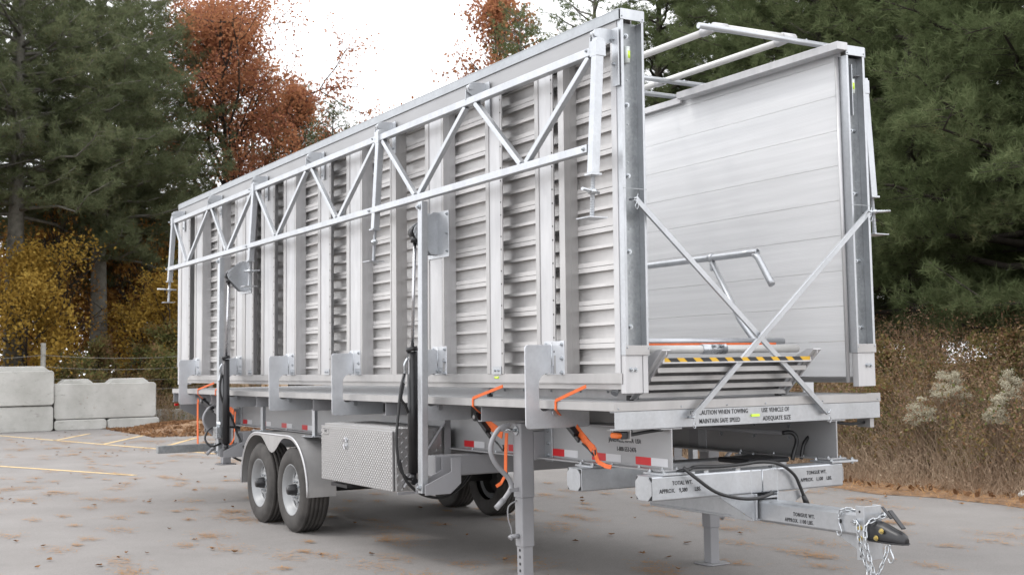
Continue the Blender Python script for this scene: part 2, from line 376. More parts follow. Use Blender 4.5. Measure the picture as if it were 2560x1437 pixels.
# ------------------------------------------------------------------ fast triangle-cloud meshes for foliage and litter
def tri_mesh(name, V, mat):
    """V: (n,3,3) triangles"""
    me = bpy.data.meshes.new(name); n = len(V)
    me.vertices.add(n * 3); me.vertices.foreach_set('co', V.reshape(-1).astype(np.float32))
    me.loops.add(n * 3); me.loops.foreach_set('vertex_index', np.arange(n * 3, dtype=np.int32))
    me.polygons.add(n); me.polygons.foreach_set('loop_start', np.arange(0, n * 3, 3, dtype=np.int32))
    me.materials.append(MT[mat]); me.update(calc_edges=True); return me
def unit(v): return v / np.maximum(np.linalg.norm(v, axis=-1, keepdims=True), 1e-9)
def tufts(C, D, K, L, w, spread=.75):
    """needles: C centres (n,3), D directions (n,3)"""
    n = len(C)
    d = unit(D[:, None, :] + RNG.normal(size=(n, K, 3)) * spread)
    s = unit(np.cross(d, RNG.normal(size=(n, K, 3)))) * w / 2
    l = L * RNG.uniform(.6, 1.2, (n, K, 1)); c = C[:, None, :] + RNG.normal(size=(n, K, 3)) * L * .1
    return np.stack([c - s, c + s, c + d * l], 2).reshape(-1, 3, 3)
def leaves(C, size, up=.3):
    n = len(C); a = unit(RNG.normal(size=(n, 3))); bb = unit(np.cross(a, RNG.normal(size=(n, 3)) + [0, 0, up]))
    s = size * RNG.uniform(.5, 1.3, (n, 1))
    p0 = C - a * s * .5; p1 = C + a * s * .5; q0 = C - bb * s * .3; q1 = C + bb * s * .3
    return np.concatenate([np.stack([p0, q0, q1], 1), np.stack([p1, q1, q0], 1)])
def pine(name, height, rad, seed, low=.12, tuftL=.16, K=11, dens=1.0, mat='pine', w=.014):
    rs = np.random.default_rng(seed); tr = MB(); tr.m = False
    lean = rs.normal(size=2) * .25
    def ax(h): return np.array([lean[0] * (h / height) ** 2, lean[1] * (h / height) ** 2, h])
    tr.tube([ax(h) for h in np.linspace(-.3, height * .98, 12)], [.03 * rad + .012 * height + .02, .02], 10)
    br = MB(); br.m = False; C = []; D = []
    nb = int(height * 7.5)
    for k in range(nb):
        f = (k + rs.uniform(0, .8)) / nb; h = height * (low + (1 - low) * f)
        taper = (1 - f) ** .7 * (.55 + .45 * min(1, (f + .12) * 3))
        L = rad * taper * rs.uniform(.6, 1.12) + .4
        az = k * 2.4 + rs.uniform(-.5, .5); el = rs.uniform(-.05, .18) + .5 * f
        p0 = ax(h); dr = np.array([math.cos(az), math.sin(az), 0]); n = 7; pts = []
        droop = rs.uniform(.05, .2) * (1 - f)
        for i in range(n):
            t = i / (n - 1); pts.append(p0 + dr * L * t * math.cos(el) + np.array([0, 0, L * (t * math.sin(el) - droop * t * 1.4 + droop * 1.3 * t ** 3)]) + rs.normal(size=3) * .04 * L * t)
        br.tube(pts, [.02 + .012 * L, .008], 5)
        side = np.array([-dr[1], dr[0], 0])
        nt_ = int((5 + L * 5.2) * dens)
        for j in range(nt_):
            t = .22 + .78 * (j + rs.uniform()) / nt_; i = min(int(t * (n - 1)), n - 2); u = t * (n - 1) - i
            q = pts[i] * (1 - u) + pts[i + 1] * u; sg = rs.choice([-1, 1])
            tl = L * .33 * (1.15 - t) * rs.uniform(.5, 1.3) + .2
            td = unit(dr * rs.uniform(.4, 1.1) + side * sg * rs.uniform(.3, 1.1) + np.array([0, 0, rs.uniform(-.15, .5)]))
            if rs.uniform() < .5: br.tube([q, q + td * tl], [.008, .004], 3, caps=False)
            m = max(2, int(tl / (tuftL * .42)))
            for a in range(m):
                s_ = .3 + .7 * (a + 1) / m
                C.append(q + td * tl * s_ + rs.normal(size=3) * .07); D.append(td * .8 + np.array([0, 0, .35]))
    C = np.array(C); D = np.array(D)
    return tr, br, tri_mesh(name, tufts(C, D, K, tuftL, w), mat)
def branchy(name, height, rad, seed, nleaf, size, mat, low=.25, trunk=.16, narrow=1.0, spread=.5, clump=.35, bark='bark_dark'):
    rs = np.random.default_rng(seed); tr = MB(); tr.m = False; br = MB(); br.m = False; tips = []
    H2 = height
    def ax(h): return np.array([.15 * math.sin(h * .5 + seed), .15 * math.cos(h * .6 + seed), h])
    tr.tube([ax(h) for h in np.linspace(-.3, H2 * .9, 10)], [trunk, .02], 8)
    def grow(p, d, L, r, lev):
        q = p; pts = [p]
        for i in range(4):
            d = unit(d + rs.normal(size=3) * .16 + np.array([0, 0, .06])); q = q + d * L / 4; pts.append(q)
            if lev >= 1: tips.append(q)
        br.tube(pts, [r, r * .5], 5 if lev < 2 else 3, caps=False)
        if lev < 2:
            for k in range(4 if lev == 0 else 3):
                i = rs.integers(1, 5); grow(pts[i], unit(d + rs.normal(size=3) * .65), L * rs.uniform(.4, .62), r * .5, lev + 1)
    nb = int(14 + height * 1.6)
    for k in range(nb):
        f = (k + .5) / nb; h = H2 * (low + (.9 - low) * f); az = k * 2.4 + rs.uniform(-.4, .4)
        L = rad * math.sin(PI * min(1, (f * .8 + .22))) ** .6 * rs.uniform(.6, 1.05) * narrow
        grow(ax(h), unit(np.array([math.cos(az), math.sin(az), spread + .6 * f])), L, .012 * L + .012, 0)
    tips = np.array(tips); idx = rs.integers(0, len(tips), nleaf)
    C = tips[idx] + rs.normal(size=(nleaf, 3)) * clump * rs.uniform(.3, 1, (nleaf, 1))
    return tr, br, tri_mesh(name, leaves(C, size), mat)
TREES = {}
def place(key, loc, rz, sc, name, label, group, cat='tree'):
    tr, br, fo, bark = TREES[key]
    root = empty(name, loc, label, cat, group); root.rotation_euler.z = rz; root.scale = (sc, sc, sc)
    for nm, me in (('trunk', tr), ('branches', br), ('crown', fo)):
        o = bpy.data.objects.new(nm, me); COL.objects.link(o); o.parent = root
    return root
def reg(key, t, bark='bark'):
    out = []
    for mb, nm in ((t[0], 'trunk'), (t[1], 'branches')):
        me = bpy.data.meshes.new(nm); me.from_pydata([tuple(p) for p in mb.v], [], mb.f); me.polygons.foreach_set('use_smooth', mb.sm); me.materials.append(MT[bark]); out.append(me)
    TREES[key] = (out[0], out[1], t[2], bark)
reg('p_near', pine('crown', 13, 4.6, 11, .12, .17, 13, 1.5, w=.013), 'bark_dark')
reg('p_near2', pine('crown', 14, 4.2, 12, .12, .17, 13, 1.5, w=.013), 'bark_dark')
reg('p_far', pine('crown', 18, 5.4, 13, .3, .24, 11, .95, 'pine_dark', w=.02))
reg('p_far2', pine('crown', 17, 4.8, 14, .36, .24, 11, .95, 'pine_dark', w=.02))
reg('p_thin', pine('crown', 12, 2.6, 15, .2, .2, 9, .7, 'pine', w=.017))
reg('oak', branchy('crown', 17.5, 6.2, 21, 62000, .15, 'oak', .2, .24, spread=.75, clump=.42), 'bark_dark')
reg('oak_thin', branchy('crown', 15.5, 2.8, 22, 16000, .15, 'oak', .2, .14, spread=1.0, clump=.3), 'bark_dark')
reg('yellow', branchy('crown', 7.0, 3.1, 23, 14000, .17, 'yellow', .05, .09, spread=.5, clump=.4), 'bark_dark')
reg('ochre', branchy('crown', 8.0, 3.3, 24, 12000, .19, 'ochre', .1, .1, spread=.5, clump=.45), 'bark_dark')
reg('bare', branchy('crown', 9, 2.8, 25, 1500, .14, 'ochre', .15, .09, spread=.9, clump=.3), 'bark_dark')
reg('shrub', branchy('crown', 2.6, 1.3, 26, 6000, .12, 'weed', .02, .03, spread=.6, clump=.2), 'bark_dark')
gz = lambda x, y: rise(x, y)
def T(key, x, y, rz, sc, name, label, group, cat='tree'): return place(key, (x, y, gz(x, y)), rz, sc, name, label, group, cat)
gp = 'evergreen pines round the lot'
T('p_far', -36.5, -2.2, .3, 1.0, 'pine_tree', 'dense dark pine cut by the left edge of the photo', gp)
T('p_far2', -36.4, 1.6, 1.9, 1.05, 'pine_tree', 'dark pine standing just behind the tallest concrete block', gp)
T('p_far', -38.6, 4.75, 4.0, .95, 'pine_tree', 'big pine with the thick bare grey trunk behind the long concrete block', gp)
T('p_far2', -43.5, 7.2, 2.6, 1.0, 'pine_tree', 'pine standing between the thick grey trunk and the back end of the trailer', gp)
T('p_far2', -46.0, 2.9, .9, 1.08, 'pine_tree', 'second row pine seen between the two leftmost pine trunks', gp)
T('oak', -44.9, 11.3, .4, 1.0, 'oak_tree', 'large russet oak rising beside the open sky behind the trailer roof line', 'russet oaks')
T('p_thin', -50.5, 17.2, 1.0, 1.25, 'pine_tree', 'thin pine poking out behind the right side of the large russet oak', gp)
T('p_thin', -49.0, 14.0, 2.0, 1.3, 'pine_tree', 'thin pine tangled in the middle of the large russet oak', gp)
T('oak_thin', -32.6, 18.0, .8, 1.06, 'oak_tree', 'small sparse red oak seen above the middle of the trailer against white sky', 'russet oaks')
T('p_thin', -29.0, 17.2, 0, 1.12, 'pine_tree', 'sparse young pine beside the small red oak above the trailer', gp)
T('p_thin', -24.8, 16.6, 3.0, 1.2, 'pine_tree', 'open branched pine left of the big pines above the front of the trailer', gp)
T('p_near', -20.0, 15.6, 0, 1.0, 'pine_tree', 'big green pine behind the top front corner of the near wing', gp)
T('p_near2', -16.0, 16.6, 1.4, 1.02, 'pine_tree', 'big green pine behind the white rails on top of the trailer', gp)
T('p_near', -12.6, 14.6, 2.2, .98, 'pine_tree', 'green pine behind the top corner of the far wing', gp)
T('p_near2', -9.3, 13.7, 3.1, 1.0, 'pine_tree', 'pine with its dark trunk just right of the far wing', gp)
T('p_near', -6.4, 13.5, 5.0, 1.0, 'pine_tree', 'pine second from the right edge of the photo with low sweeping boughs', gp)
T('p_near2', -3.4, 12.7, .5, .95, 'pine_tree', 'rightmost pine, its boughs cut by the right edge of the photo', gp)
T('p_near2', -14.6, 19.5, .2, 1.1, 'pine_tree', 'back row pine glimpsed between the big pines right of the trailer', gp)
T('p_near2', -13.0, 21.5, 1.0, .95, 'pine_tree', 'back row pine low behind the top of the far wing', gp)
T('p_near', -10.2, 19.0, 2.9, .9, 'pine_tree', 'back row pine just right of the far wing, behind the dark trunk', gp)
T('p_near2', -6.8, 18.2, 5.1, .9, 'pine_tree', 'back row pine between the two rightmost trunks', gp)
T('p_near2', -21.5, 19.5, 2.2, 1.1, 'pine_tree', 'back row pine filling the gap left of the white rails', gp)
T('p_near', -17.5, 20.5, 4.2, 1.1, 'pine_tree', 'back row pine above the middle of the white rails', gp)
T('p_far2', -41.5, 6.2, 5.2, .72, 'pine_tree', 'shorter dark pine whose boughs hang just above the rear end of the trailer', gp)
T('p_thin', -41.5, 13.2, 2.4, 1.0, 'pine_tree', 'young green pine in front of the right flank of the large russet oak', gp)
T('p_thin', -42.5, 15.0, 4.4, 1.05, 'pine_tree', 'thin pine with its top against the white sky, furthest right of the oak group', gp)
T('oak_thin', -40.3, 12.8, 2.8, .9, 'oak_tree', 'slender russet oak on the right flank of the large oak', 'russet oaks')
T('oak_thin', -44.4, 15.9, 4.8, .82, 'oak_tree', 'low russet oak furthest right of the left group, nearest the open sky', 'russet oaks')
gy = 'autumn trees under the pines'
for i, (k, x, y, s, lb) in enumerate((
  ('yellow', -34.0, -1.2, .8, 'yellow leaved young tree at the left edge behind the stacked blocks'),
  ('yellow', -35.2, 1.9, .75, 'bright yellow young tree leaning over the tallest concrete block'),
  ('ochre', -46.5, 3.4, 1.0, 'orange tree in the wood seen left of the thick grey pine trunk'),
  ('ochre', -47.5, 8.4, 1.0, 'orange tree in the wood right of the thick grey pine trunk'),
  ('yellow', -45.0, 9.4, .85, 'yellow green tree beside the back end of the trailer'),
  ('bare', -39.5, 6.4, .8, 'thin nearly bare sapling between thick pine trunk and trailer'),
  ('bare', -37.2, 3.1, .85, 'thin nearly bare sapling left of the thick grey pine trunk'),
  ('yellow', -53.5, .2, 1.1, 'far yellow tree low behind the leftmost pines'),
  ('ochre', -54.5, 5.4, 1.1, 'far orange tree glimpsed through the left wood'),
  ('yellow', -56, 10.4, 1.1, 'far yellow tree glimpsed behind the trailer tail'),
  ('ochre', -54, 17.4, .9, 'orange tree under the large russet oak'),
  ('yellow', -36.8, 6.6, .62, 'small yellow tree close behind the right end of the long concrete block'),
  ('ochre', -40.6, 5.9, .8, 'orange tree just right of the thick grey pine trunk'),
  ('ochre', -40.2, 3.3, .8, 'orange tree just left of the thick grey pine trunk'),
  ('yellow', -41.5, 8.3, .9, 'yellow tree touching the rear edge of the near wing'),
  ('bare', -50, 5.8, 1.2, 'tall bare sapling deep in the left wood'))):
    T(k, x, y, i * 1.7, s, 'autumn_tree', lb, gy)
for i, (x, y, s, lb) in enumerate(((-33.6, 3.0, .7, 'small weedy shrub behind the long concrete block'), (-33.4, 5.6, .8, 'green brown shrub between long block and trailer tail'),
  (-33.8, 7.2, .9, 'bushy shrub right behind the low curb block'), (-36.0, 6.6, 1.0, 'taller brown shrub in front of the wood by the trailer tail'), (-36.0, 4.3, .8, 'brown shrub at the foot of the thick grey trunk'))):
    T('shrub', x, y, i, s, 'shrub', lb, 'shrubs behind the concrete blocks', 'shrub')
for i, (x, y, s, lb) in enumerate(((-7.3, 10.4, .5, 'greenish shrub in the weeds just right of the far wing'), (-5.3, 10.7, .55, 'brown green shrub at the right edge behind the dry grass'), (-6.4, 9.3, .36, 'low green shrub below left of the pale seed heads'), (-9.5, 10.6, .5, 'weedy shrub glimpsed under the far wing'))):
    T('shrub', x, y, i * 2, s, 'shrub', lb, 'shrubs in the weeds right of the trailer', 'shrub')
# wire fence behind the blocks
fr = empty('wire_fence', (-32.9, 3, .1), 'old wire fence on a round wooden post behind the blocks', 'fence')
for y in (-3.2, 1.92, 7.1):
    b = MB(); b.tube([(-32.9, y, 0), (-32.9, y + .02, 2.62)], .075, 10); part('fence_post', b, 'wood', fr, dz=False)
for z in (1.25, 1.55, 1.9, 2.25):
    b = MB(); pts = []
    for k in range(21):
        y = -3.2 + 10.3 * k / 20; t = ((y + 3.2) % 5.15) / 5.15; pts.append((-32.83, y, z - .12 * 4 * t * (1 - t)))
    b.tube(pts, .009, 4); part('wire', b, 'wood', fr, dz=False)

# weeds on the right verge: stems, seed heads, leaves as uncountable stuff
def weeds(name, n, xr, yr, hmin, hmax, mat, headmat=None, headn=0, leafmat_=None, leafn=0, thin=.006, ls=.05, lean_=.28):
    x = RNG.uniform(*xr, n); y = yr[0] + (yr[1] - yr[0]) * RNG.uniform(0, 1, n) ** .9
    z = np.array([rise(a, c) for a, c in zip(x, y)]); back = (y - yr[0]) / (yr[1] - yr[0])
    h = (hmin + (hmax - hmin) * np.clip(back * 1.6, 0, 1)) * RNG.uniform(.55, 1.15, n)
    B = np.stack([x, y, z], 1); lean = RNG.normal(size=(n, 3)) * [lean_, lean_, 0] * h[:, None]; Tp = B + lean + np.stack([0 * h, 0 * h, h], 1)
    mid = (B + Tp) / 2 - lean * .12; s = unit(np.cross(Tp - B, RNG.normal(size=(n, 3)))) * thin
    tr = np.concatenate([np.stack([B - s, B + s, mid + s * .8], 1), np.stack([B - s, mid + s * .8, mid - s * .8], 1), np.stack([mid - s * .8, mid + s * .8, Tp], 1)])
    me = tri_mesh(name, tr, mat); o = bpy.data.objects.new(name, me); COL.objects.link(o); o['kind'] = 'stuff'
    if headn:
        k = RNG.integers(0, n, n * headn // 1)
        t = RNG.uniform(.72, 1.02, len(k))[:, None]; C = B[k] * (1 - t) + Tp[k] * t + RNG.normal(size=(len(k), 3)) * [.07, .07, .04]
        me = tri_mesh('seed_heads', leaves(C, .034), headmat); o = bpy.data.objects.new('seed_heads', me); COL.objects.link(o); o['kind'] = 'stuff'
    if leafn:
        k = RNG.integers(0, n, n * leafn)
        t = RNG.uniform(.1, .9, len(k))[:, None]; C = B[k] * (1 - t) + Tp[k] * t + RNG.normal(size=(len(k), 3)) * .08
        me = tri_mesh('weed_leaves', leaves(C, ls), leafmat_); o = bpy.data.objects.new('weed_leaves', me); COL.objects.link(o); o['kind'] = 'stuff'
weeds('tall_weeds', 11000, (-20, 6), (8.6, 12.5), .8, 1.75, 'dead', 'rust', 18, 'weed', 17, .005, .058)
weeds('dry_grass', 42000, (-24, 7), (7.85, 10.2), .2, .95, 'dead', None, 0, 'dead', 1, .0045, .03, .5)
weeds('low_weeds', 7000, (-36, -31.9), (-3, 9), .4, 1.1, 'dead', 'rust', 4, 'weed', 6)
weeds('field_grass', 9000, (-31, -20), (7.9, 12), .3, 1.0, 'dead', 'rust', 3, 'weed', 4)
# pale dried flower plants
for i, (x, y, hz, r, lb) in enumerate(((-5.0, 9.15, 1.38, .24, 'largest pale fluffy seed head plant in the weeds right of the far wing'), (-5.25, 8.85, 1.0, .17, 'pale fluffy plant lower left of the largest one in the weeds'),
   (-4.15, 9.3, 1.3, .17, 'pale fluffy plant near the right edge of the photo above the dry grass'), (-4.05, 8.9, 1.0, .14, 'small pale fluffy plant lowest and furthest right in the weeds'))):
    rt = empty('dried_flower_plant', (x, y, rise(x, y)), lb, 'plant', 'pale dried flower plants in the weeds')
    C = []; b = MB()
    for k in range(26):
        a = RNG.uniform(0, 2 * PI); rr = r * math.sqrt(RNG.uniform()); tx, ty, tz = x + math.cos(a) * rr, y + math.sin(a) * rr, rise(x, y) + hz * (1 - .35 * rr / r) + RNG.normal() * .06
        b.tube([(x + rr * .2 * math.cos(a), y + rr * .2 * math.sin(a), rise(x, y)), (tx, ty, tz)], .004, 3, caps=False)
        C.append(np.array([tx, ty, tz]) + RNG.normal(size=(150, 3)) * [.035, .035, .02])
    part('stem', b, 'dead', rt, dz=False)
    C = np.concatenate(C) - np.array([x, y, rise(x, y)]); me = tri_mesh('flower_heads', leaves(C, .024), 'fluff')
    o = bpy.data.objects.new('flower_heads', me); COL.objects.link(o); o.parent = rt
# scattered litter on the asphalt
def litter():
    n = 520; x = RNG.uniform(-31, 6, n); y = RNG.uniform(-8, 7.6, n); C = np.stack([x, y, np.full(n, .016)], 1)
    V = []
    for c in C:
        s = RNG.uniform(.025, .065); a0 = RNG.uniform(0, 6.28); m = 7
        ring = [c + np.array([math.cos(a0 + k * 6.28 / m) * s * (1 if k % 2 else .45), math.sin(a0 + k * 6.28 / m) * s * (.8 if k % 2 else .4), RNG.uniform(0, .02)]) for k in range(m)]
        for k in range(m): V.append([c, ring[k], ring[(k + 1) % m]])
    o = bpy.data.objects.new('fallen_leaves', tri_mesh('fallen_leaves', np.array(V), 'brownleaf')); COL.objects.link(o); o['kind'] = 'stuff'
    V = []
    n = 900
    xx = RNG.uniform(-28, 6, n); yv = RNG.uniform(-7, 7.6, n)
    for x, y in zip(xx, yv):
        r = RNG.uniform(.05, .22); m = int(16 + r * 330)
        c = np.stack([x + RNG.normal(size=m) * r, y + RNG.normal(size=m) * r * .5, np.full(m, .012) + RNG.uniform(0, .012, m)], 1)
        a = RNG.uniform(0, PI, m); d = np.stack([np.cos(a), np.sin(a), RNG.uniform(-.05, .05, m)], 1) * .045; s = np.stack([-np.sin(a), np.cos(a), 0 * a], 1) * .0035
        V.append(np.stack([c - d - s, c - d + s, c + d], 1))
    o = bpy.data.objects.new('needle_litter', tri_mesh('needle_litter', np.concatenate(V), 'needles')); COL.objects.link(o); o['kind'] = 'stuff'
    n = 16000; x = RNG.uniform(-30, 8, n); e = np.array([edge_y(a) for a in x]); y = e + RNG.normal(size=n) * .28 + .1
    a = RNG.uniform(0, PI, n); c = np.stack([x, y, np.clip(.03 + RNG.uniform(0, .05, n), 0, 1)], 1); d = np.stack([np.cos(a), np.sin(a), RNG.uniform(-.3, .3, n)], 1) * .06; s = np.stack([-np.sin(a), np.cos(a), 0 * a], 1) * .004
    o = bpy.data.objects.new('verge_needles', tri_mesh('verge_needles', np.stack([c - d - s, c - d + s, c + d], 1), 'needles')); COL.objects.link(o); o['kind'] = 'stuff'
    n = 4500; u = RNG.uniform(-1, 1, n); v = RNG.uniform(-1, 1, n); C = np.stack([-27.9 + u * 3 + v * .6, 5.2 + v * 1.8, .03 + .26 * np.clip(1 - u * u - v * v, 0, 1)], 1)
    n2 = 500; x = RNG.uniform(-10, 6, n2); C = np.concatenate([C, np.stack([x, np.array([edge_y(a) for a in x]) + RNG.uniform(0, .7, n2), np.full(n2, .07)], 1)])
    o = bpy.data.objects.new('leaf_pile', tri_mesh('leaf_pile', leaves(C, .1), 'brownleaf')); COL.objects.link(o); o['kind'] = 'stuff'
litter()
b = MB()
b.prism([(-2.95 + .16 * math.cos(a), 8.05 + .11 * math.sin(a)) for a in np.linspace(0, 2 * PI, 9)[:-1]], 'z', .03, .13)
setp(part('rock', b, 'concrete', None, dz=False, bevel=.04), 'pale rounded rock in the dry grass at the edge of the asphalt', 'rock')

# ------------------------------------------------------------------ the stage trailer (one thing, with parts and sub-parts)
TR = empty('stage_trailer', (-5.4, 1.22, 0), 'long silver aluminium mobile stage trailer with its two wings folded up, standing on the asphalt', 'trailer')
L = 10.82
# deck
b = MB(); b.box(-L + .02, -.02, .02, W - .02, -.054, -.006)
deck = part('deck', b, 'alu_deck', TR)
npk = 9; pw = W / npk
b = MB()
b.box(-L + .004, -.004, .003, pw - .003, -.006, 0); 
for k in range(5): b.box(-L + .004, -.004, .02 + k * .055, .028 + k * .055, 0, .0035)
p0 = part('deck_plank', b, 'alu_deck', deck)
for k in range(1, npk):
    o = p0.copy(); COL.objects.link(o); o.location.y += pw * k; 
b = MB(); b.box(-L, 0, -.003, .0, -.055, .002); b.box(-L, 0, -.003, .03, .002, .005); part('edge_trim', b, 'alu', deck, bevel=.002)
b = MB(); b.box(-L, 0, W, W + .003, -.055, .002); part('edge_trim', b, 'alu', deck)
b = MB(); b.box(0, .004, -.003, W + .003, -.056, .004); b.box(-.035, 0, -.003, W + .003, .0045, .0075); part('front_trim', b, 'alu', deck, bevel=.002)
for y in (.03, .55, .95, 1.3, 1.85, 2.41): bolt((.004, y, -.038), 'x', deck, .006)
# cross channels under the deck
def channel(x, y0, y1, name='cross_channel', mat='galv', label=None):
    b = MB(); z0, z1 = -.178, -.057
    b.box(x - .007, x, y0, y1, z0, z1); b.box(x - .06, x - .007, y0, y1, z0, z0 + .008); b.box(x - .06, x - .007, y0, y1, z1 - .008, z1)
    return part(name, b, mat, TR, label, bevel=.002)
fc = channel(0, 0.003, W - .003, 'front_channel', 'galv')
for i in range(5): 
    c = channel(-1.83 - 1.8 * i, 0.02, W - .02, mat='grey')
channel(-L + .06, 0, W)
for i in range(11):
    if i % 2 == 0: channel(-.92 - .9 * i, .3, W - .3, mat='beam')
X1 = (0, 1, 0); Z1 = (0, 0, 1)
text('USE CAUTION WHEN TOWING', (.0015, .628, -.1), X1, Z1, .044, fc, .78, space=1.05, thick=.0005)
text('MAINTAIN SAFE SPEED', (.0015, .702, -.158), X1, Z1, .044, fc, .78, space=1.05, thick=.0005)
text('USE VEHICLE OF', (.0015, 1.263, -.1), X1, Z1, .044, fc, .78, space=1.05, thick=.0005)
text('ADEQUATE SIZE', (.0015, 1.274, -.158), X1, Z1, .044, fc, .78, space=1.05, thick=.0005)
b = MB(); b.box(.001, .012, 1.165, 1.235, -.127, -.11); part('level_vial', b, 'green', fc, 'green bubble level')
# main beams
def main_beam(y, sgn):
    b = MB(); x0, x1 = -L + .35, -.005
    b.prism([(x0, -.32), (x0 + .55, -.47), (x1, -.47), (x1, -.18), (x0, -.18)], 'y', y - .006, y + .006)
    b.box(x0, x1, y - .09, y - .006, -.19, -.18); b.box(x0, x1, y + .006, y + .09, -.19, -.18)
    b.box(x0 + .55, x1, y - .09, y - .006, -.47, -.458); b.box(x0 + .55, x1, y + .006, y + .09, -.47, -.458)
    o = part('main_beam', b, 'beam', TR, bevel=.002)
    for x in (-.04, -.3, -.62, -1.0, -2.7, -2.3, -4.6, -5.4, -6.4, -7.3):
        for s in (-.06, .06): bolt((x, y + s, -.458), 'z', o, .012)
    return o
MBm = main_beam(.47, 1); MBf = main_beam(1.99, -1)
for x0 in (-9.95, -9.09, -8.36, -7.62, -6.93, -2.95, -2.18, -1.51, -.955, -.412):
    b = MB(); b.box(x0, x0 + .18, .4615, .4636, -.444, -.39); part('reflective_tape', b, 'red', MBm)
    b = MB(); b.box(x0 + .18, x0 + .365, .4615, .4636, -.444, -.39); part('reflective_tape', b, 'wtape', MBm)
XN = (1, 0, 0)
text('UI BLESSUMZR', (-.7, .4625, -.243), XN, Z1, .05, MBm, .82, thick=.0005)
text('JANESVILLE, IOWA  USA', (-.735, .4625, -.3), XN, Z1, .044, MBm, .83, space=1.0, thick=.0005)
text('1-800-553-2476', (-.64, .4625, -.362), XN, Z1, .044, MBm, .83, thick=.0005)
# amber marker lamp under the front corner
b = MB(); b.box(-.13, .002, .03, .125, -.184, -.181); b.box(-.13, .002, .125, .128, -.25, -.181); lb = part('lamp_bracket', b, 'alu', TR)
b = MB(); b.prism([(-.115, -.235), (-.03, -.235), (-.02, -.215), (-.03, -.197), (-.115, -.197), (-.125, -.215)], 'y', .045, .08); part('marker_lamp', b, 'amber', lb, bevel=.006)
b = MB(); b.box(-.12, -.02, .07, .12, -.24, -.19); part('lamp_base', b, 'black', lb, bevel=.005)
b = MB(); b.tube([(-.08, .12, -.225), (-.09, .3, -.205), (-.1, .5, -.19)], .012, 8, curve=4); part('cable', b, 'hose', TR)
b = MB(); b.box(-.16, -.03, 2.36, 2.4, -.25, -.181); part('lamp_bracket', b, 'alu', TR)
b = MB(); b.tube([(-.08, 2.05, -.2), (-.08, 2.2, -.22), (-.09, 2.36, -.215)], .012, 8, curve=4); part('cable', b, 'hose', TR)
b = MB(); b.box(-L + .02, -L + .06, .02, .07, -.235, -.2); part('tail_lamp', b, 'redlens', TR)
b = MB(); b.prism([(.1, -.2), (.1, -.28), (.45, -.45), (.45, -.62), (.75, -.62), (.75, -.2)], 'x', -L + .02, -L + .035); part('tail_plate', b, 'grey', TR)
# cross tubes under the beams
def cross_tube(x0, x1, y0, y1, z0, z1, mat='galv', cap=True, axis='x'):
    b = MB(); yc = (y0 + y1) / 2
    b.bar(((x0 + x1) / 2, y0, (z0 + z1) / 2), ((x0 + x1) / 2, y1, (z0 + z1) / 2), abs(x1 - x0), z1 - z0, c=.05)
    o = part('cross_tube', b, mat, TR, bevel=.003)
    if cap:
        for ya, s in ((y0, -1), (y1, 1)):
            xm = (x0 + x1) / 2; zm = (z0 + z1) / 2; a = (x1 - x0) / 2 - .004; h = (z1 - z0) / 2 - .004; c = .035
            poly = [(xm - a, zm - h + c), (xm - a + c, zm - h), (xm + a - c, zm - h), (xm + a, zm - h + c), (xm + a, zm + h - c), (xm + a - c, zm + h), (xm - a + c, zm + h), (xm - a, zm + h - c)]
            b = MB(); b.box(x0 + .006, x1 - .006, ya + s * .001, ya + s * .003, z0 + .006, z1 - .006); part('tube_opening', b, 'black', o)
            b = MB(); b.prism(poly, 'y', ya + s * .003, ya + s * .01); part('end_cap', b, 'galv', o)
    return o
ct1 = cross_tube(-.12, .06, .25, 1.97, -.652, -.488)
ct2 = cross_tube(-.96, -.78, .25, 2.2, -.652, -.488)
ct3 = cross_tube(-2.76, -2.6, .0, 2.44, -.66, -.488, 'grey', False)
ct4 = cross_tube(-8.0, -7.84, .0, 2.44, -.66, -.488, 'grey', False)
ct5 = cross_tube(-4.3, -4.15, .3, 2.14, -.62, -.488, 'grey', False)
for x in (-.03, -.87):
    for y in (.47, 1.99):
        b = MB(); b.box(x - .13, x + .1, y - .13, y + .13, -.4875, -.4725); pl = part('mount_plate', b, 'galv', TR, bevel=.002)
        for dx in (-.09, .065):
            for dy in (-.105, .105): bolt((x + dx, y + dy, -.4725), 'z', pl, .014); bolt((x + dx, y + dy, -.4875), '-z', pl, .011)
text('TOTAL WT.', (.0615, .412, -.552), X1, Z1, .038, ct1, .85, thick=.0006)
text('APPROX.', (.0615, .305, -.6), X1, Z1, .038, ct1, .85, thick=.0006)
text('9,380', (.0615, .468, -.6), X1, Z1, .038, ct1, .85, thick=.0006)
text('LBS.', (.0615, .6, -.6), X1, Z1, .038, ct1, .85, thick=.0006)
text('TONGUE WT.', (.0615, 1.615, -.552), X1, Z1, .036, ct1, .85, thick=.0006)
text('APPROX.   1,100    LBS.', (.0615, 1.555, -.6), X1, Z1, .036, ct1, .85, thick=.0006)
b = MB(); b.tube([(.062, 1.2, -.492), (.062, 1.2, -.65)], .004, 6); part('weld_bead', b, 'zinc', ct1)
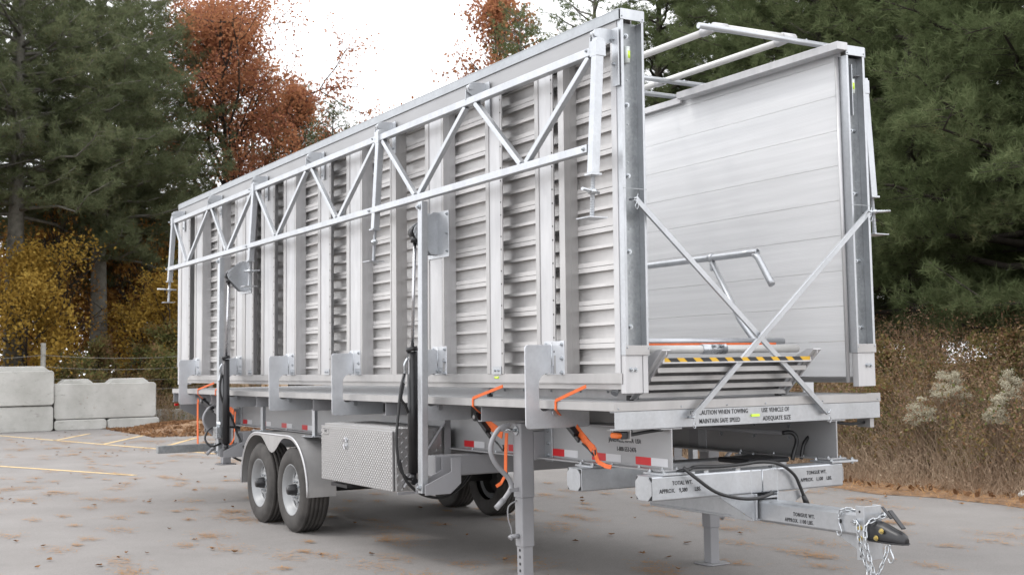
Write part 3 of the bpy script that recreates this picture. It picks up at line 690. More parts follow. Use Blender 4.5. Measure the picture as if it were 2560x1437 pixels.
# receiver sleeve and tongue
b = MB()
b.box(-1.14, .086, 1.115, 1.325, -.84, -.825); b.box(-1.14, .086, 1.115, 1.13, -.825, -.655); b.box(-1.14, .086, 1.31, 1.325, -.825, -.655)
b.box(-.12, .086, 1.13, 1.31, -.69, -.675)
rec = part('tongue_sleeve', b, 'galv', TR, bevel=.003)
for s, yb in ((-1, 1.1), (1, 1.34)):
    b = MB(); b.prism([(-.42, -.655), (.062, -.49), (.062, -.66), (.075, -.84), (-.12, -.84)][::1], 'y', yb - .006, yb + .006); part('gusset', b, 'galv', rec, bevel=.002)
b = MB(); b.prism([(1.0, -.655), (.8, -.655), (1.12, -.84), (1.12, -.655)], 'x', .062, .07); part('gusset', b, 'galv', rec)
b = MB(); b.prism([(1.44, -.655), (1.62, -.655), (1.33, -.83), (1.33, -.655)], 'x', .062, .07); part('gusset', b, 'galv', rec)
b = MB(); b.cyl((-.01, 1.085, -.765), (-.01, 1.13, -.765), .017, 10); hp = part('hitch_pin', b, 'black', rec)
b = MB(); b.tube([(.0, 1.08, -.8), (-.01, 1.078, -.77), (.01, 1.07, -.73), (-.015, 1.07, -.71), (-.02, 1.08, -.75), (.005, 1.08, -.79)], .0025, 5, curve=4); part('pin_clip', b, 'brass', rec)
b = MB(); b.bar((-.9, 1.22, -.772), (.985, 1.22, -.772), .15, .145, c=.1)
tg = part('tongue', b, 'galv', TR, bevel=.004)
text('TONGUE WT.', (.415, 1.1435, -.773), XN, Z1, .036, tg, .8, thick=.0005, space=1.15)
text('APPROX. 1100 LBS.', (.335, 1.1435, -.815), XN, Z1, .036, tg, .78, thick=.0005, space=1.15)
b = MB(); b.box(.984, .99, 1.16, 1.28, -.83, -.715); part('tube_opening', b, 'black', tg)
b = MB(); b.cyl((.84, 1.1435, -.765), (.84, 1.1415, -.765), .014, 10); part('pin_hole', b, 'black', tg)
b = MB()
for ya in (1.142, 1.29): b.box(.98, 1.05, ya - .004, ya + .004, -.99, -.655)
b.box(1.042, 1.05, 1.146, 1.286, -.99, -.655)
ch = part('height_channel', b, 'galv', tg, bevel=.002)
b = MB(); b.prism([(.72, -.845), (.98, -.845), (.98, -.96)], 'y', 1.2, 1.24); part('gusset', b, 'galv', tg)
for z in (-.69, -.93, -.965):
    b = MB(); b.cyl((1.015, 1.1375, z), (1.015, 1.1365, z), .008, 8); part('pin_hole', b, 'black', tg)
for z in (-.79, -.855): bolt((1.015, 1.138, z), '-y', tg, .014, 'brass')
bolt((.99, 1.138, -.755), '-y', tg, .016); 
# coupler
def loft(rings, smooth=True):
    b = MB(); n = len(rings[0]); vs = [p for r in rings for p in r]
    fs = [(i * n + k, i * n + (k + 1) % n, (i + 1) * n + (k + 1) % n, (i + 1) * n + k) for i in range(len(rings) - 1) for k in range(n)]
    fs += [tuple(range(n - 1, -1, -1)), tuple(range((len(rings) - 1) * n, len(rings) * n))]
    return b.add(vs, fs, smooth)
rings = []
for x, w, zt in ((1.05, .055, -.735), (1.08, .056, -.735), (1.16, .05, -.752), (1.22, .048, -.775), (1.27, .045, -.79), (1.3, .036, -.805), (1.318, .02, -.825)):
    zb = -.862; rings.append([(x, 1.215 + w * math.cos(a), zb + (zt - zb) * max(0, math.sin(a)) ** .6 if math.sin(a) > 0 else zb) for a in np.linspace(-.3, PI + .3, 12)])
cp = part('coupler', loft(rings), 'black', TR, bevel=.001)
b = MB(); b.prism([(1.06, 1.155), (1.25, 1.155), (1.31, 1.18), (1.332, 1.215), (1.31, 1.25), (1.25, 1.275), (1.06, 1.275)], 'z', -.868, -.86); part('coupler_rim', b, 'black', cp, bevel=.002)
b = MB(); b.bar((1.295, 1.215, -.772), (1.19, 1.215, -.672), .035, .01); b.bar((1.2, 1.215, -.72), (1.13, 1.215, -.655), .02, .008); part('latch_handle', b, 'black', cp, bevel=.002)
for x, z in ((1.125, -.842), (1.17, -.795)): bolt((x, 1.215 - .056, z), '-y', cp, .014, 'brass')
# safety chains, link by link
def link_mesh():
    b = MB(); b.m = False; pts = []
    for k in range(16):
        a = 2 * PI * k / 16; pts.append((.0105 * math.cos(a), 0, .0105 * math.sin(a) + (.012 if math.sin(a) > 0 else -.012)))
    pts.append(pts[0]); b.tube(pts, .0042, 6, caps=False)
    me = bpy.data.meshes.new('chain_link'); me.from_pydata([tuple(p) for p in b.v], [], b.f); me.polygons.foreach_set('use_smooth', [True] * len(b.f)); me.materials.append(MT['zinc']); return me
LM = link_mesh()
def chain(pts, parent):
    P = []
    for i in range(len(pts) - 1):
        a, b_, c, d = [Vector(pts[j]) for j in (max(i - 1, 0), i, i + 1, min(i + 2, len(pts) - 1))]
        for k in range(20):
            t = k / 20; P.append(.5 * ((2 * b_) + (c - a) * t + (2 * a - 5 * b_ + 4 * c - d) * t * t + (3 * b_ - a - 3 * c + d) * t ** 3))
    P.append(Vector(pts[-1])); acc = 0; nxt = 0; k = 0
    for i in range(1, len(P)):
        seg = (P[i] - P[i - 1]).length
        while acc + seg >= nxt:
            t = (nxt - acc) / max(seg, 1e-9); p = P[i - 1].lerp(P[i], t); d = (P[i] - P[i - 1]).normalized()
            o = link('chain_link', LM, (p.x, p.y, p.z + H), parent)
            q = d.to_track_quat('Z', 'Y').to_matrix() @ Matrix.Rotation(PI / 2 * (k % 2) + .35, 3, 'Z'); o.rotation_euler = q.to_euler(); k += 1; nxt += .036
        acc += seg
def hookpart(p, parent):
    x, y, z = p; b = MB()
    b.tube([(x, y, z), (x, y, z - .03), (x + .012, y, z - .055), (x + .022, y, z - .085), (x + .01, y, z - .108), (x - .012, y, z - .105), (x - .02, y, z - .085)], [.007, .006, .008, .01, .009, .006, .004], 8, curve=4)
    return part('chain_hook', b, 'zinc', parent)
c1 = empty('x', (1, 1.2, H - .8), '', '') ; bpy.data.objects.remove(c1)
b = MB(); b.cyl((.985, 1.13, -.757), (.985, 1.105, -.757), .02, 10); sc1 = part('safety_chain', b, 'zinc', TR)
chain([(.99, 1.115, -.75), (1.03, 1.1, -.76), (1.045, 1.095, -.84), (1.06, 1.1, -.93), (1.085, 1.11, -1.02), (1.1, 1.11, -1.06), (1.075, 1.13, -1.0)], sc1)
b = MB(); b.cyl((1.055, 1.3, -.72), (1.055, 1.33, -.72), .02, 10); sc2 = part('safety_chain', b, 'zinc', TR)
chain([(1.055, 1.3, -.72), (1.12, 1.24, -.712), (1.08, 1.13, -.76), (1.095, 1.1, -.85), (1.12, 1.1, -.95), (1.145, 1.1, -1.03), (1.15, 1.105, -1.1), (1.17, 1.12, -1.05), (1.2, 1.16, -.93), (1.2, 1.17, -.88)], sc2)
chain([(1.0, 1.2, -.69), (.93, 1.18, -.69), (.88, 1.15, -.685), (.86, 1.132, -.7), (.845, 1.13, -.74)], sc1)
hookpart((.845, 1.128, -.745), sc1); hookpart((1.235, 1.16, -.87), sc2)
# electrical cables over the front
b = MB()
b.tube([(.0, .51, -.47), (.07, .55, -.455), (.0, .66, -.45), (.02, .85, -.455), (.03, 1.05, -.45), (.05, 1.2, -.44), (.1, 1.33, -.462), (.1, 1.458, -.54), (.1, 1.511, -.626), (.1, 1.545, -.7)], .012, 8, curve=6); cb = part('cable', b, 'hose', TR)
b = MB(); b.tube([(.1, 1.54, -.69), (.1, 1.56, -.73), (.1, 1.575, -.77)], [.016, .02, .022], 8); part('cable_plug', b, 'black', cb)
b = MB(); b.tube([(.07, .5, -.44), (.13, .56, -.51), (.15, .71, -.61), (.15, .9, -.662), (.15, 1.06, -.675), (.14, 1.2, -.655), (.1, 1.24, -.645)], .012, 8, curve=6); part('cable', b, 'hose', TR)
b = MB(); b.tube([(-.3, 2.08, -.2), (-.3, 2.02, -.29), (-.3, 1.94, -.37), (-.3, 1.91, -.48)], .014, 8, curve=5); part('cable', b, 'hose', TR)
b = MB(); b.tube([(-.35, 1.78, -.28), (-.33, 1.85, -.28), (-.31, 1.88, -.33), (-.3, 1.84, -.42), (-.3, 1.82, -.48)], .016, 8, curve=5); part('cable', b, 'hose', TR)
b = MB(); b.tube([(-6, 1.85, -.25), (-.35, 1.85, -.285)], .018, 8); part('conduit', b, 'grey', TR)
b = MB(); b.box(-.6, -.25, 1.35, 1.75, -.487, -.45); part('junction_box', b, 'black', TR, bevel=.01)
for y in (.72, 1.0, 1.33):
    b = MB(); b.box(.0, .04, y - .02, y + .02, -.488, -.474); part('cable_clip', b, 'zinc', TR)
# plank underside bolts on the far beam's inner face
for x in (-.5, -.9, -1.3, -2.0):
    for z in (-.24, -.33): bolt((x, 1.984, z), '-y', MBf, .014)

# ------------------------------------------------------------------ wheels, fenders, legs, brackets: both sides
def wheel(x, yo):
    c = (x, yo, -H + .444)
    T_ = MB(); R = .444
    prof = [(.262, .0), (.275, -.012), (.33, -.02), (.38, -.018), (.41, -.008), (.425, .006), (.438, .016)]
    pts = [(r, h) for r, h in prof]
    for k in range(5):
        h0 = .018 + k * .044; pts += [(R - .001 * abs(k - 2), h0), (R - .001 * abs(k - 2), h0 + .034), (R - .012, h0 + .036), (R - .012, h0 + .042)]
    pts += [(.438, .24), (.41, .262), (.36, .27), (.28, .262), (.262, .25)]
    T_.lathe(pts, c, 'y', 56)
    w = part('wheel', T_, 'rubber', TR, label='black tyre on a silver steel wheel')
    b = MB(); b.lathe([(.268, .006), (.272, -.006), (.262, -.008), (.252, .004), (.238, .02), (.226, .03), (.216, .055), (.2, .072)], c, 'y', 48); 
    b.lathe([(.252, .2), (.2, .12), (.2, .072)], c, 'y', 32)
    part('rim', b, 'rim', w)
    # pierced wheel disc
    b = MB(); ns = 8; m = 16; f0 = lambda r: yo + .072 - .02 * max(0, 1 - abs(r - .13) / .06)
    for k in range(ns):
        a0 = 2 * PI * k / ns; a1 = 2 * PI * (k + 1) / ns; am = (a0 + a1) / 2; rm = .158
        outer = []; inner = []
        for j in range(m):
            t = j / m * 4; s_ = int(t); u = t - s_
            r, a = ((.118 + .082 * u, a0), (.2, a0 + (a1 - a0) * u), (.2 - .082 * u, a1), (.118, a1 - (a1 - a0) * u))[s_]
            outer.append((r, a)); ang = -PI + PI / 4 + 0
            th = math.atan2((r - rm) / .041, (a - am) * rm / (.0625)); inner.append((rm + .034 * math.sin(th), am + .026 * math.cos(th) / rm))
        P3 = lambda ra: (x + ra[0] * math.sin(ra[1]), f0(ra[0]), c[2] + ra[0] * math.cos(ra[1]))
        vs = [P3(q) for q in outer] + [P3(q) for q in inner] + [(P3(q)[0], P3(q)[1] + .012, P3(q)[2]) for q in inner]
        b.add(vs, [(j, (j + 1) % m, (j + 1) % m + m, j + m) for j in range(m)] + [(j + m, (j + 1) % m + m, (j + 1) % m + 2 * m, j + 2 * m) for j in range(m)])
    b.lathe([(.118, f0(.118) - yo), (.1, .052), (.078, .047), (.05, .047)], c, 'y', 32)
    part('wheel_disc', b, 'rim', w)
    b = MB(); b.lathe([(.19, .11), (.1, .1), (.02, .1)], c, 'y', 24); b.lathe([(.19, .11), (.19, .2)], c, 'y', 24); part('brake_drum', b, 'drum', w)
    b = MB(); b.lathe([(.062, .05), (.058, .0), (.052, -.012), (.05, -.035), (.043, -.045), (.0, -.047)], c, 'y', 20); part('hub_cap', b, 'black', w)
    for k in range(8):
        a = 2 * PI * (k + .5) / 8; bolt((x + .088 * math.sin(a), yo + .047, c[2] + .088 * math.cos(a)), '-y', w, .0115, name='lug_nut').name = 'lug_nut'
def fender():
    A, B_ = -6.83, -5.81; cz = -H + .444; xc = (A + B_) / 2
    out = []; inn = []
    for k in range(15):
        a = PI + .06 - (PI / 2 + .06) * k / 14
        out.append((A + .555 * math.cos(a), cz + .56 * math.sin(a))); inn.append((A + .53 * math.cos(a), cz + .535 * math.sin(a)))
    for k in range(1, 20):
        x = A + (B_ - A) * k / 20; out.append((x, cz + .56)); d = abs(x - xc)
        inn.append((x, cz + .535 - (.17 * .5 * (1 + math.cos(PI * d / .4)) if d < .4 else 0)))
    for k in range(15):
        a = PI / 2 - (PI / 2 + .06) * k / 14
        out.append((B_ + .555 * math.cos(a), cz + .56 * math.sin(a))); inn.append((B_ + .53 * math.cos(a), cz + .535 * math.sin(a)))
    n = len(out); y0 = -.118; b = MB()
    vs = [(p[0], y0, p[1]) for p in out] + [(p[0], y0, p[1]) for p in inn] + [(p[0], .2, p[1]) for p in out] + [(p[0], y0 + .004, p[1]) for p in inn] + [(p[0] * .9985 - .0095, y0 + .004, p[1] - .004) for p in out] + [(p[0] * .9985 - .0095, .2, p[1] - .004) for p in out]
    fs = []
    for i in range(n - 1):
        fs += [(i, n + i, n + i + 1, i + 1), (i, i + 1, 2 * n + i + 1, 2 * n + i), (3 * n + i + 1, 3 * n + i, 4 * n + i, 4 * n + i + 1), (4 * n + i + 1, 4 * n + i, 5 * n + i, 5 * n + i + 1), (n + i + 1, n + i, 3 * n + i, 3 * n + i + 1)]
    b.add(vs, fs, True)
    f = part('fender', b, 'alu', TR); md = f.modifiers.new('split', 'EDGE_SPLIT'); md.split_angle = .7
    b = MB(); b.tube([(p[0], y0 + .004, p[1] + .002) for p in out], .011, 8); part('rolled_edge', b, 'alu_light', f)
    for x in (-5.56, -7.2):
        b = MB(); b.box(x - .035, x + .035, .07, .078, -.448, -.178); b.box(x - .035, x - .028, .078, .13, -.448, -.178); part('fender_post', b, 'galv', TR, bevel=.001)
        b = MB(); b.box(x - .15, x + .15, .0, .16, -.4515, -.4455); q = part('fender_plate', b, 'galv', TR)
        for dx in (-.12, .12): bolt((x + dx, .02, -.4455), 'z', q, .01)
def landing_leg(x, y, foot_z, full):
    h = .062; b = MB(); b.bar((x, y, -.195), (x, y, -.765), .125, .12, up=(0, 1, 0), c=.05)
    o = part('landing_leg', b, 'grey', TR, bevel=.003)
    za = max(foot_z + .02, -1.14) 
    b = MB(); b.bar((x, y, -.765), (x, y, za), .112, .108, up=(0, 1, 0), c=.05); part('middle_tube', b, 'grey', o, bevel=.003)
    b = MB(); b.bar((x, y, za), (x, y, foot_z + .012), .096, .092, up=(0, 1, 0), c=.05); it = part('inner_tube', b, 'grey', o, bevel=.002)
    z = za - .03
    while z > foot_z + .06 and full:
        b = MB(); b.cyl((x, y - .0461, z), (x, y - .0475, z), .0125, 12); part('pin_hole', b, 'black', o); z -= .052
    b = MB(); b.prism([(x - .12, y - .09), (x - .09, y - .12), (x + .09, y - .12), (x + .12, y - .09), (x + .12, y + .09), (x + .09, y + .12), (x - .09, y + .12), (x - .12, y + .09)], 'z', foot_z, foot_z + .012); part('foot_plate', b, 'grey', o, bevel=.003)
    b = MB(); b.box(x - .06, x + .062, y + .061, .461, -.48, -.26); part('mount_box', b, 'grey', o, bevel=.003)
    b = MB(); b.box(x + .062, x + .17, .452, .4625, -.49, -.2); mp = part('mount_angle', b, 'galv', o, bevel=.002)
    for z in (-.25, -.35, -.44): bolt((x + .115, .452, z), '-y', o, .015)
    # crank
    b = MB(); b.cyl((x, y - .06, -.25), (x, y - .15, -.235), .012, 8); b.cyl((x, y - .06, -.25), (x, y - .07, -.25), .035, 12); part('crank_shaft', b, 'zinc', o)
    Pz = [(x, .15, -.205), (x, .075, -.235), (x, .015, -.32), (x, .004, -.41), (x, .055, -.51), (x, .15, -.605), (x, .178, -.66), (x, .172, -.7), (x, .11, -.775), (x, .042, -.835)]
    b = MB(); b.tube(Pz, .019, 10, curve=5); part('crank_handle', b, 'grey', o)
    b = MB(); b.tube([Pz[-2], Pz[-1]], .023, 10); part('crank_grip', b, 'grey', o)
    b = MB(); b.bar((x, .17, -.2), (x, .09, -.24), .03, .045, up=(1, 0, 0)); part('crank_head', b, 'grey', o, bevel=.004)
    b = MB(); b.bar((x + .02, y - .062, -.7), (x + .02, .15, -.705), .006, .03, up=(0, 0, 1)); part('crank_clip', b, 'grey', o)
    if full:
        b = MB(); b.tube([(x - .02, y - .055, -.79), (x - .02, .165, -.83), (x - .02, .16, -.92), (x - .02, .185, -1.0), (x - .02, .19, -1.04)], .006, 6, curve=4); part('pin_pull', b, 'grey', o)
        b = MB(); b.cyl((x, y - .055, -1.06), (x, .165, -1.06), .018, 10); b.cyl((x, .175, -1.06), (x, .16, -1.075), .022, 8); part('lock_pin', b, 'grey', o)
def fold_bracket(x, first=False):
    ym, yw = -.16, .072
    def arc(cx, cy, r, a0, a1, n=6): return [(cx + r * math.cos(a0 + (a1 - a0) * k / n), cy + r * math.sin(a0 + (a1 - a0) * k / n)) for k in range(n + 1)]
    poly = [(yw, .40)] + arc(ym + .03, .37, .03, PI / 2, PI) + arc(ym + .03, -.165, .03, PI, 1.5 * PI) + [(.34, -.195), (.38, -.185), (.38, -.06)] + [(.05, -.0595)] + arc(-.002, -.03, .045, -PI / 2 + .3, -PI, 4)
    poly += [(-.047, .11)] + arc(.03, .12, .077, PI, PI / 2, 6)
    poly += [(yw, .197)]
    b = MB(); b.prism(poly, 'x', x - .006, x + .006)
    o = part('fold_bracket', b, 'galv_plate', TR, bevel=.002)
    b = MB(); b.box(x - .1, x + .17, yw - .008, yw - .001, .185, .425); part('bracket_flange', b, 'galv_plate', o, bevel=.002)
    b = MB(); b.tube([(x + .007, yw - .009, .2), (x + .007, yw - .009, .42)], .005, 6); part('weld_bead', b, 'zinc', o)
    for z in (.2, .3, .4): bolt((x + .14, yw - .008, z), '-y', o, .014)
    for z in (.2, .4): bolt((x - .07, yw - .008, z), '-y', o, .014)
    b = MB(); b.cyl((x + .006, .075, -.085), (x + .03, .075, -.085), .024, 12); part('pivot_pin', b, 'galv', o)
def hyd_column(xc, xp, s):
    """support column at xc, cylinder at xp; s: side of the cylinder towards which the wing plate stands"""
    yb = -.165
    b = MB(); b.bar((xc, -.155, 1.62), (xc, -.18, -.77), .075, .06, up=(0, 1, 0), c=.06); o = part('support_column', b, 'galv', TR, bevel=.003)
    bolt((xc, -.187, 1.575), '-y', o, .022); bolt((xc, -.212, -.725), '-y', o, .022)
    b = MB(); b.tube([(xp, yb, .385), (xp, yb, -.62)], .043, 16)
    h = part('hydraulic_cylinder', b, 'black', TR, label='black hydraulic lift cylinder')
    b = MB(); b.tube([(xp, yb, .39), (xp, yb - .005, .425)], .05, 16); b.cyl((xp, yb, -.62), (xp, yb, -.69), .028, 12); b.cyl((xp - .03, yb, -.69), (xp + .03, yb, -.69), .03, 12); part('cylinder_end', b, 'black', h)
    b = MB(); b.tube([(xp, yb + .003, .42), (xp, -.128, 1.34)], .0145, 14); part('piston_rod', b, 'chrome', h)
    b = MB(); b.cyl((xp - .035, -.125, 1.385), (xp + .035, -.125, 1.385), .05, 16); b.tube([(xp, -.127, 1.3), (xp, -.126, 1.35)], .038, 12); cl = part('rod_clevis', b, 'black', h)
    b = MB(); b.cyl((xp - .055, -.125, 1.385), (xp + .055, -.125, 1.385), .016, 10); part('clevis_pin', b, 'zinc', h)
    xs_ = xp + .057
    b = MB(); b.tube([(xs_, -.12, 1.385), (xs_, -.15, 1.37), (xs_, -.145, 1.335), (xs_, -.12, 1.335), (xs_, -.115, 1.36), (xs_, -.13, 1.385)], .003, 5, curve=4); part('pin_clip', b, 'zinc', h)
    for dx in (-.05, .045):
        b = MB(); b.prism([(.07, 1.2), (.07, 1.56), (.02, 1.56), (-.15, 1.43), (-.165, 1.385), (-.145, 1.34), (0, 1.2)], 'x', xp + dx, xp + dx + .006); part('lift_plate', b, 'galv', h, bevel=.002)
    b = MB(); b.box(xp - .13, xp + .25, .063, .07, 1.17, 1.56); part('wing_plate', b, 'galv', h, bevel=.002)
    for z in (1.22, 1.37, 1.53):
        for dx in (-.1, .22): bolt((xp + dx, .063, z), '-y', h, .014)
    b = MB(); b.box(xp + .02, xp + .026, yb - .046, yb - .04, .2, .34); part('sticker', b, 'wtape', h)
    # hydraulic fittings
    b = MB(); b.tube([(xp + .02, yb - .05, .33), (xp + .02, yb - .08, .28), (xp + .01, yb - .075, .2), (xp + .01, yb - .09, .12)], .011, 8, curve=4); part('hose_fitting', b, 'zinc', h)
    # outrigger arm
    xo = max(xc, xp) + .04 if s > 0 else xp
    b = MB(); b.prism([(.12, -.49), (.12, -.7), (.02, -.78), (-.21, -.78), (-.21, -.7), (.03, -.6), (.03, -.49)], 'x', xo - .12, xo - .11); b.prism([(.12, -.49), (.12, -.7), (.02, -.78), (-.21, -.78), (-.21, -.7), (.03, -.6), (.03, -.49)], 'x', xo + .05, xo + .06)
    part('outrigger_arm', b, 'grey', TR, bevel=.002)
def hoses(front):
    if front:
        P = [[(-2.66, -.255, .12), (-2.64, -.29, .0), (-2.64, -.25, -.06), (-2.66, -.22, -.12)],
             [(-2.66, -.25, .2), (-2.62, -.3, .08), (-2.62, -.325, -.12), (-2.62, -.345, -.34), (-2.62, -.32, -.56), (-2.62, -.26, -.65), (-2.66, -.2, -.67)],
             [(-2.62, -.32, -.5), (-2.62, -.28, -.64), (-2.62, -.2, -.74), (-2.62, -.08, -.81), (-2.62, .09, -.833), (-2.7, .3, -.76), (-2.8, .5, -.6)]]
    else:
        P = [[(-7.8, -.2, .25), (-7.8, -.24, .05), (-7.8, -.2, -.13), (-7.8, -.1, -.3), (-7.8, -.02, -.52), (-7.7, .06, -.75)],
             [(-7.85, -.17, -.58), (-7.85, -.12, -.73), (-7.85, .03, -.83), (-7.6, .1, -.8)],
             [(-8.1, .1, -.45), (-8.05, -.25, -.43), (-8.0, -.36, -.55), (-7.95, -.3, -.65), (-7.95, -.18, -.62)]]
    for p in P:
        b = MB(); b.tube(p, .0125, 8, curve=6); part('hydraulic_hose', b, 'hose', TR)
def valve():
    b = MB(); b.box(-7.98, -7.84, -.27, -.16, -.56, -.42); o = part('valve_block', b, 'zinc', TR, bevel=.006)
    for k in range(3):
        b = MB(); b.cyl((-7.95 + .05 * k, -.22, -.42), (-7.95 + .05 * k, -.22, -.36), .014, 8); part('valve_fitting', b, 'zinc', o)
def truss():
    xs_ = [.0 - 1.746 * k for k in range(7)]; xb = [-.873 - 1.746 * k for k in range(6)]
    def yt(z): return -.07 - .06 * (2.33 - z) / .66
    zt, zb = 2.328, 1.67
    b = MB(); b.bar((-10.5, yt(zt), zt), (-.03, yt(zt), zt), .058, .058, c=.06)
    o = part('folding_truss', b, 'galv', TR, label='galvanised support truss folded flat against the wing', bevel=.002)
    b = MB(); b.bar((-10.5, yt(zb), zb), (-.03, yt(zb), zb), .056, .056, c=.06); part('bottom_chord', b, 'galv', o, bevel=.002)
    for k in range(6):
        a, c_, bb = xs_[k], xs_[k + 1], xb[k]
        for p, q in (((a - .09, zt - .03), (bb + .035, zb + .028)), ((c_ + .07, zt - .03), (bb - .035, zb + .028))):
            b = MB(); b.bar((p[0], yt(p[1]), p[1]), (q[0], yt(q[1]), q[1]), .042, .042, up=(0, 1, 0), c=.06); part('diagonal', b, 'galv', o, bevel=.0015)
    for x in xs_:
        b = MB(); b.prism([(-.03, 2.49), (-.075, 2.475), (-.095, 2.45), (-.09, 2.405), (-.05, 2.38), (.07, 2.4), (.07, 2.49)], 'x', x - .035, x - .028)
        b.prism([(-.06, 2.44), (-.1, 2.42), (-.105, 2.345), (-.045, 2.345), (-.04, 2.42)], 'x', x - .055, x - .048)
        b.cyl((x - .065, -.07, 2.445), (x - .015, -.07, 2.445), .022, 12); h = part('hinge_plate', b, 'galv', o, bevel=.0015)
        b = MB(); b.box(x - .028, x + .042, .062, .069, 2.1 if x == 0 else 2.2, 2.49); part('hinge_flange', b, 'galv', o)
        bolt((x - .01, .062, 2.42), '-y', o, .012); bolt((x - .01, .062, 2.25), '-y', o, .012)
    for i in range(4):
        x = -3.49 * i + .01; mat = 'galv'
        b = MB(); b.bar((x, -.075, 2.4), (x, -.135, 1.5), .062, .062, up=(0, 1, 0), c=.06); lg = part('support_leg', b, mat, TR, bevel=.002)
        b = MB(); b.box(x - .045, x + .035, -.115, -.037, 2.28, 2.385); part('leg_socket', b, mat, lg, bevel=.003)
        b = MB(); b.box(x - .042, x + .042, -.178, -.094, 1.485, 1.5); part('leg_collar', b, mat, lg, bevel=.002)
        n = 26; pts = [(x, -.136 - .014 * k / n, 1.49 - .275 * k / n) for k in range(n * 2 + 1)][:n + 1]
        b = MB(); P = []; R = []
        for k in range(2 * n + 1): t = k / (2 * n); P.append((x, -.136 - .016 * t, 1.49 - .278 * t)); R.append(.0175 if k % 2 else .0135)
        b.tube(P, R, 10, smooth=False); part('jack_screw', b, 'galv', lg)
        a = (.6, -.4, 1.1, 1.5)[i]
        b = MB(); b.cyl((x, -.143, 1.395), (x, -.144, 1.365), .03, 12)
        dx, dy = .11 * math.cos(a), .11 * math.sin(a)
        if i == 0 or i == 3: dx, dy = (.06, -.12) if i == 0 else (.03, -.17)
        b.tube([(x - dx * .6, -.143 - dy * .6, 1.38), (x + dx, -.143 + dy, 1.385)], .011, 8); part('spin_handle', b, 'zinc', lg)
        b = MB(); b.box(x - .075, x + .075, -.227, -.077, 1.2, 1.208); part('foot_plate', b, 'galv', lg, bevel=.001)
        bolt((x - .075, -.12, 2.33), '-y', lg, .012); bolt((x - .08, -.16, 1.67), '-y', lg, .012)
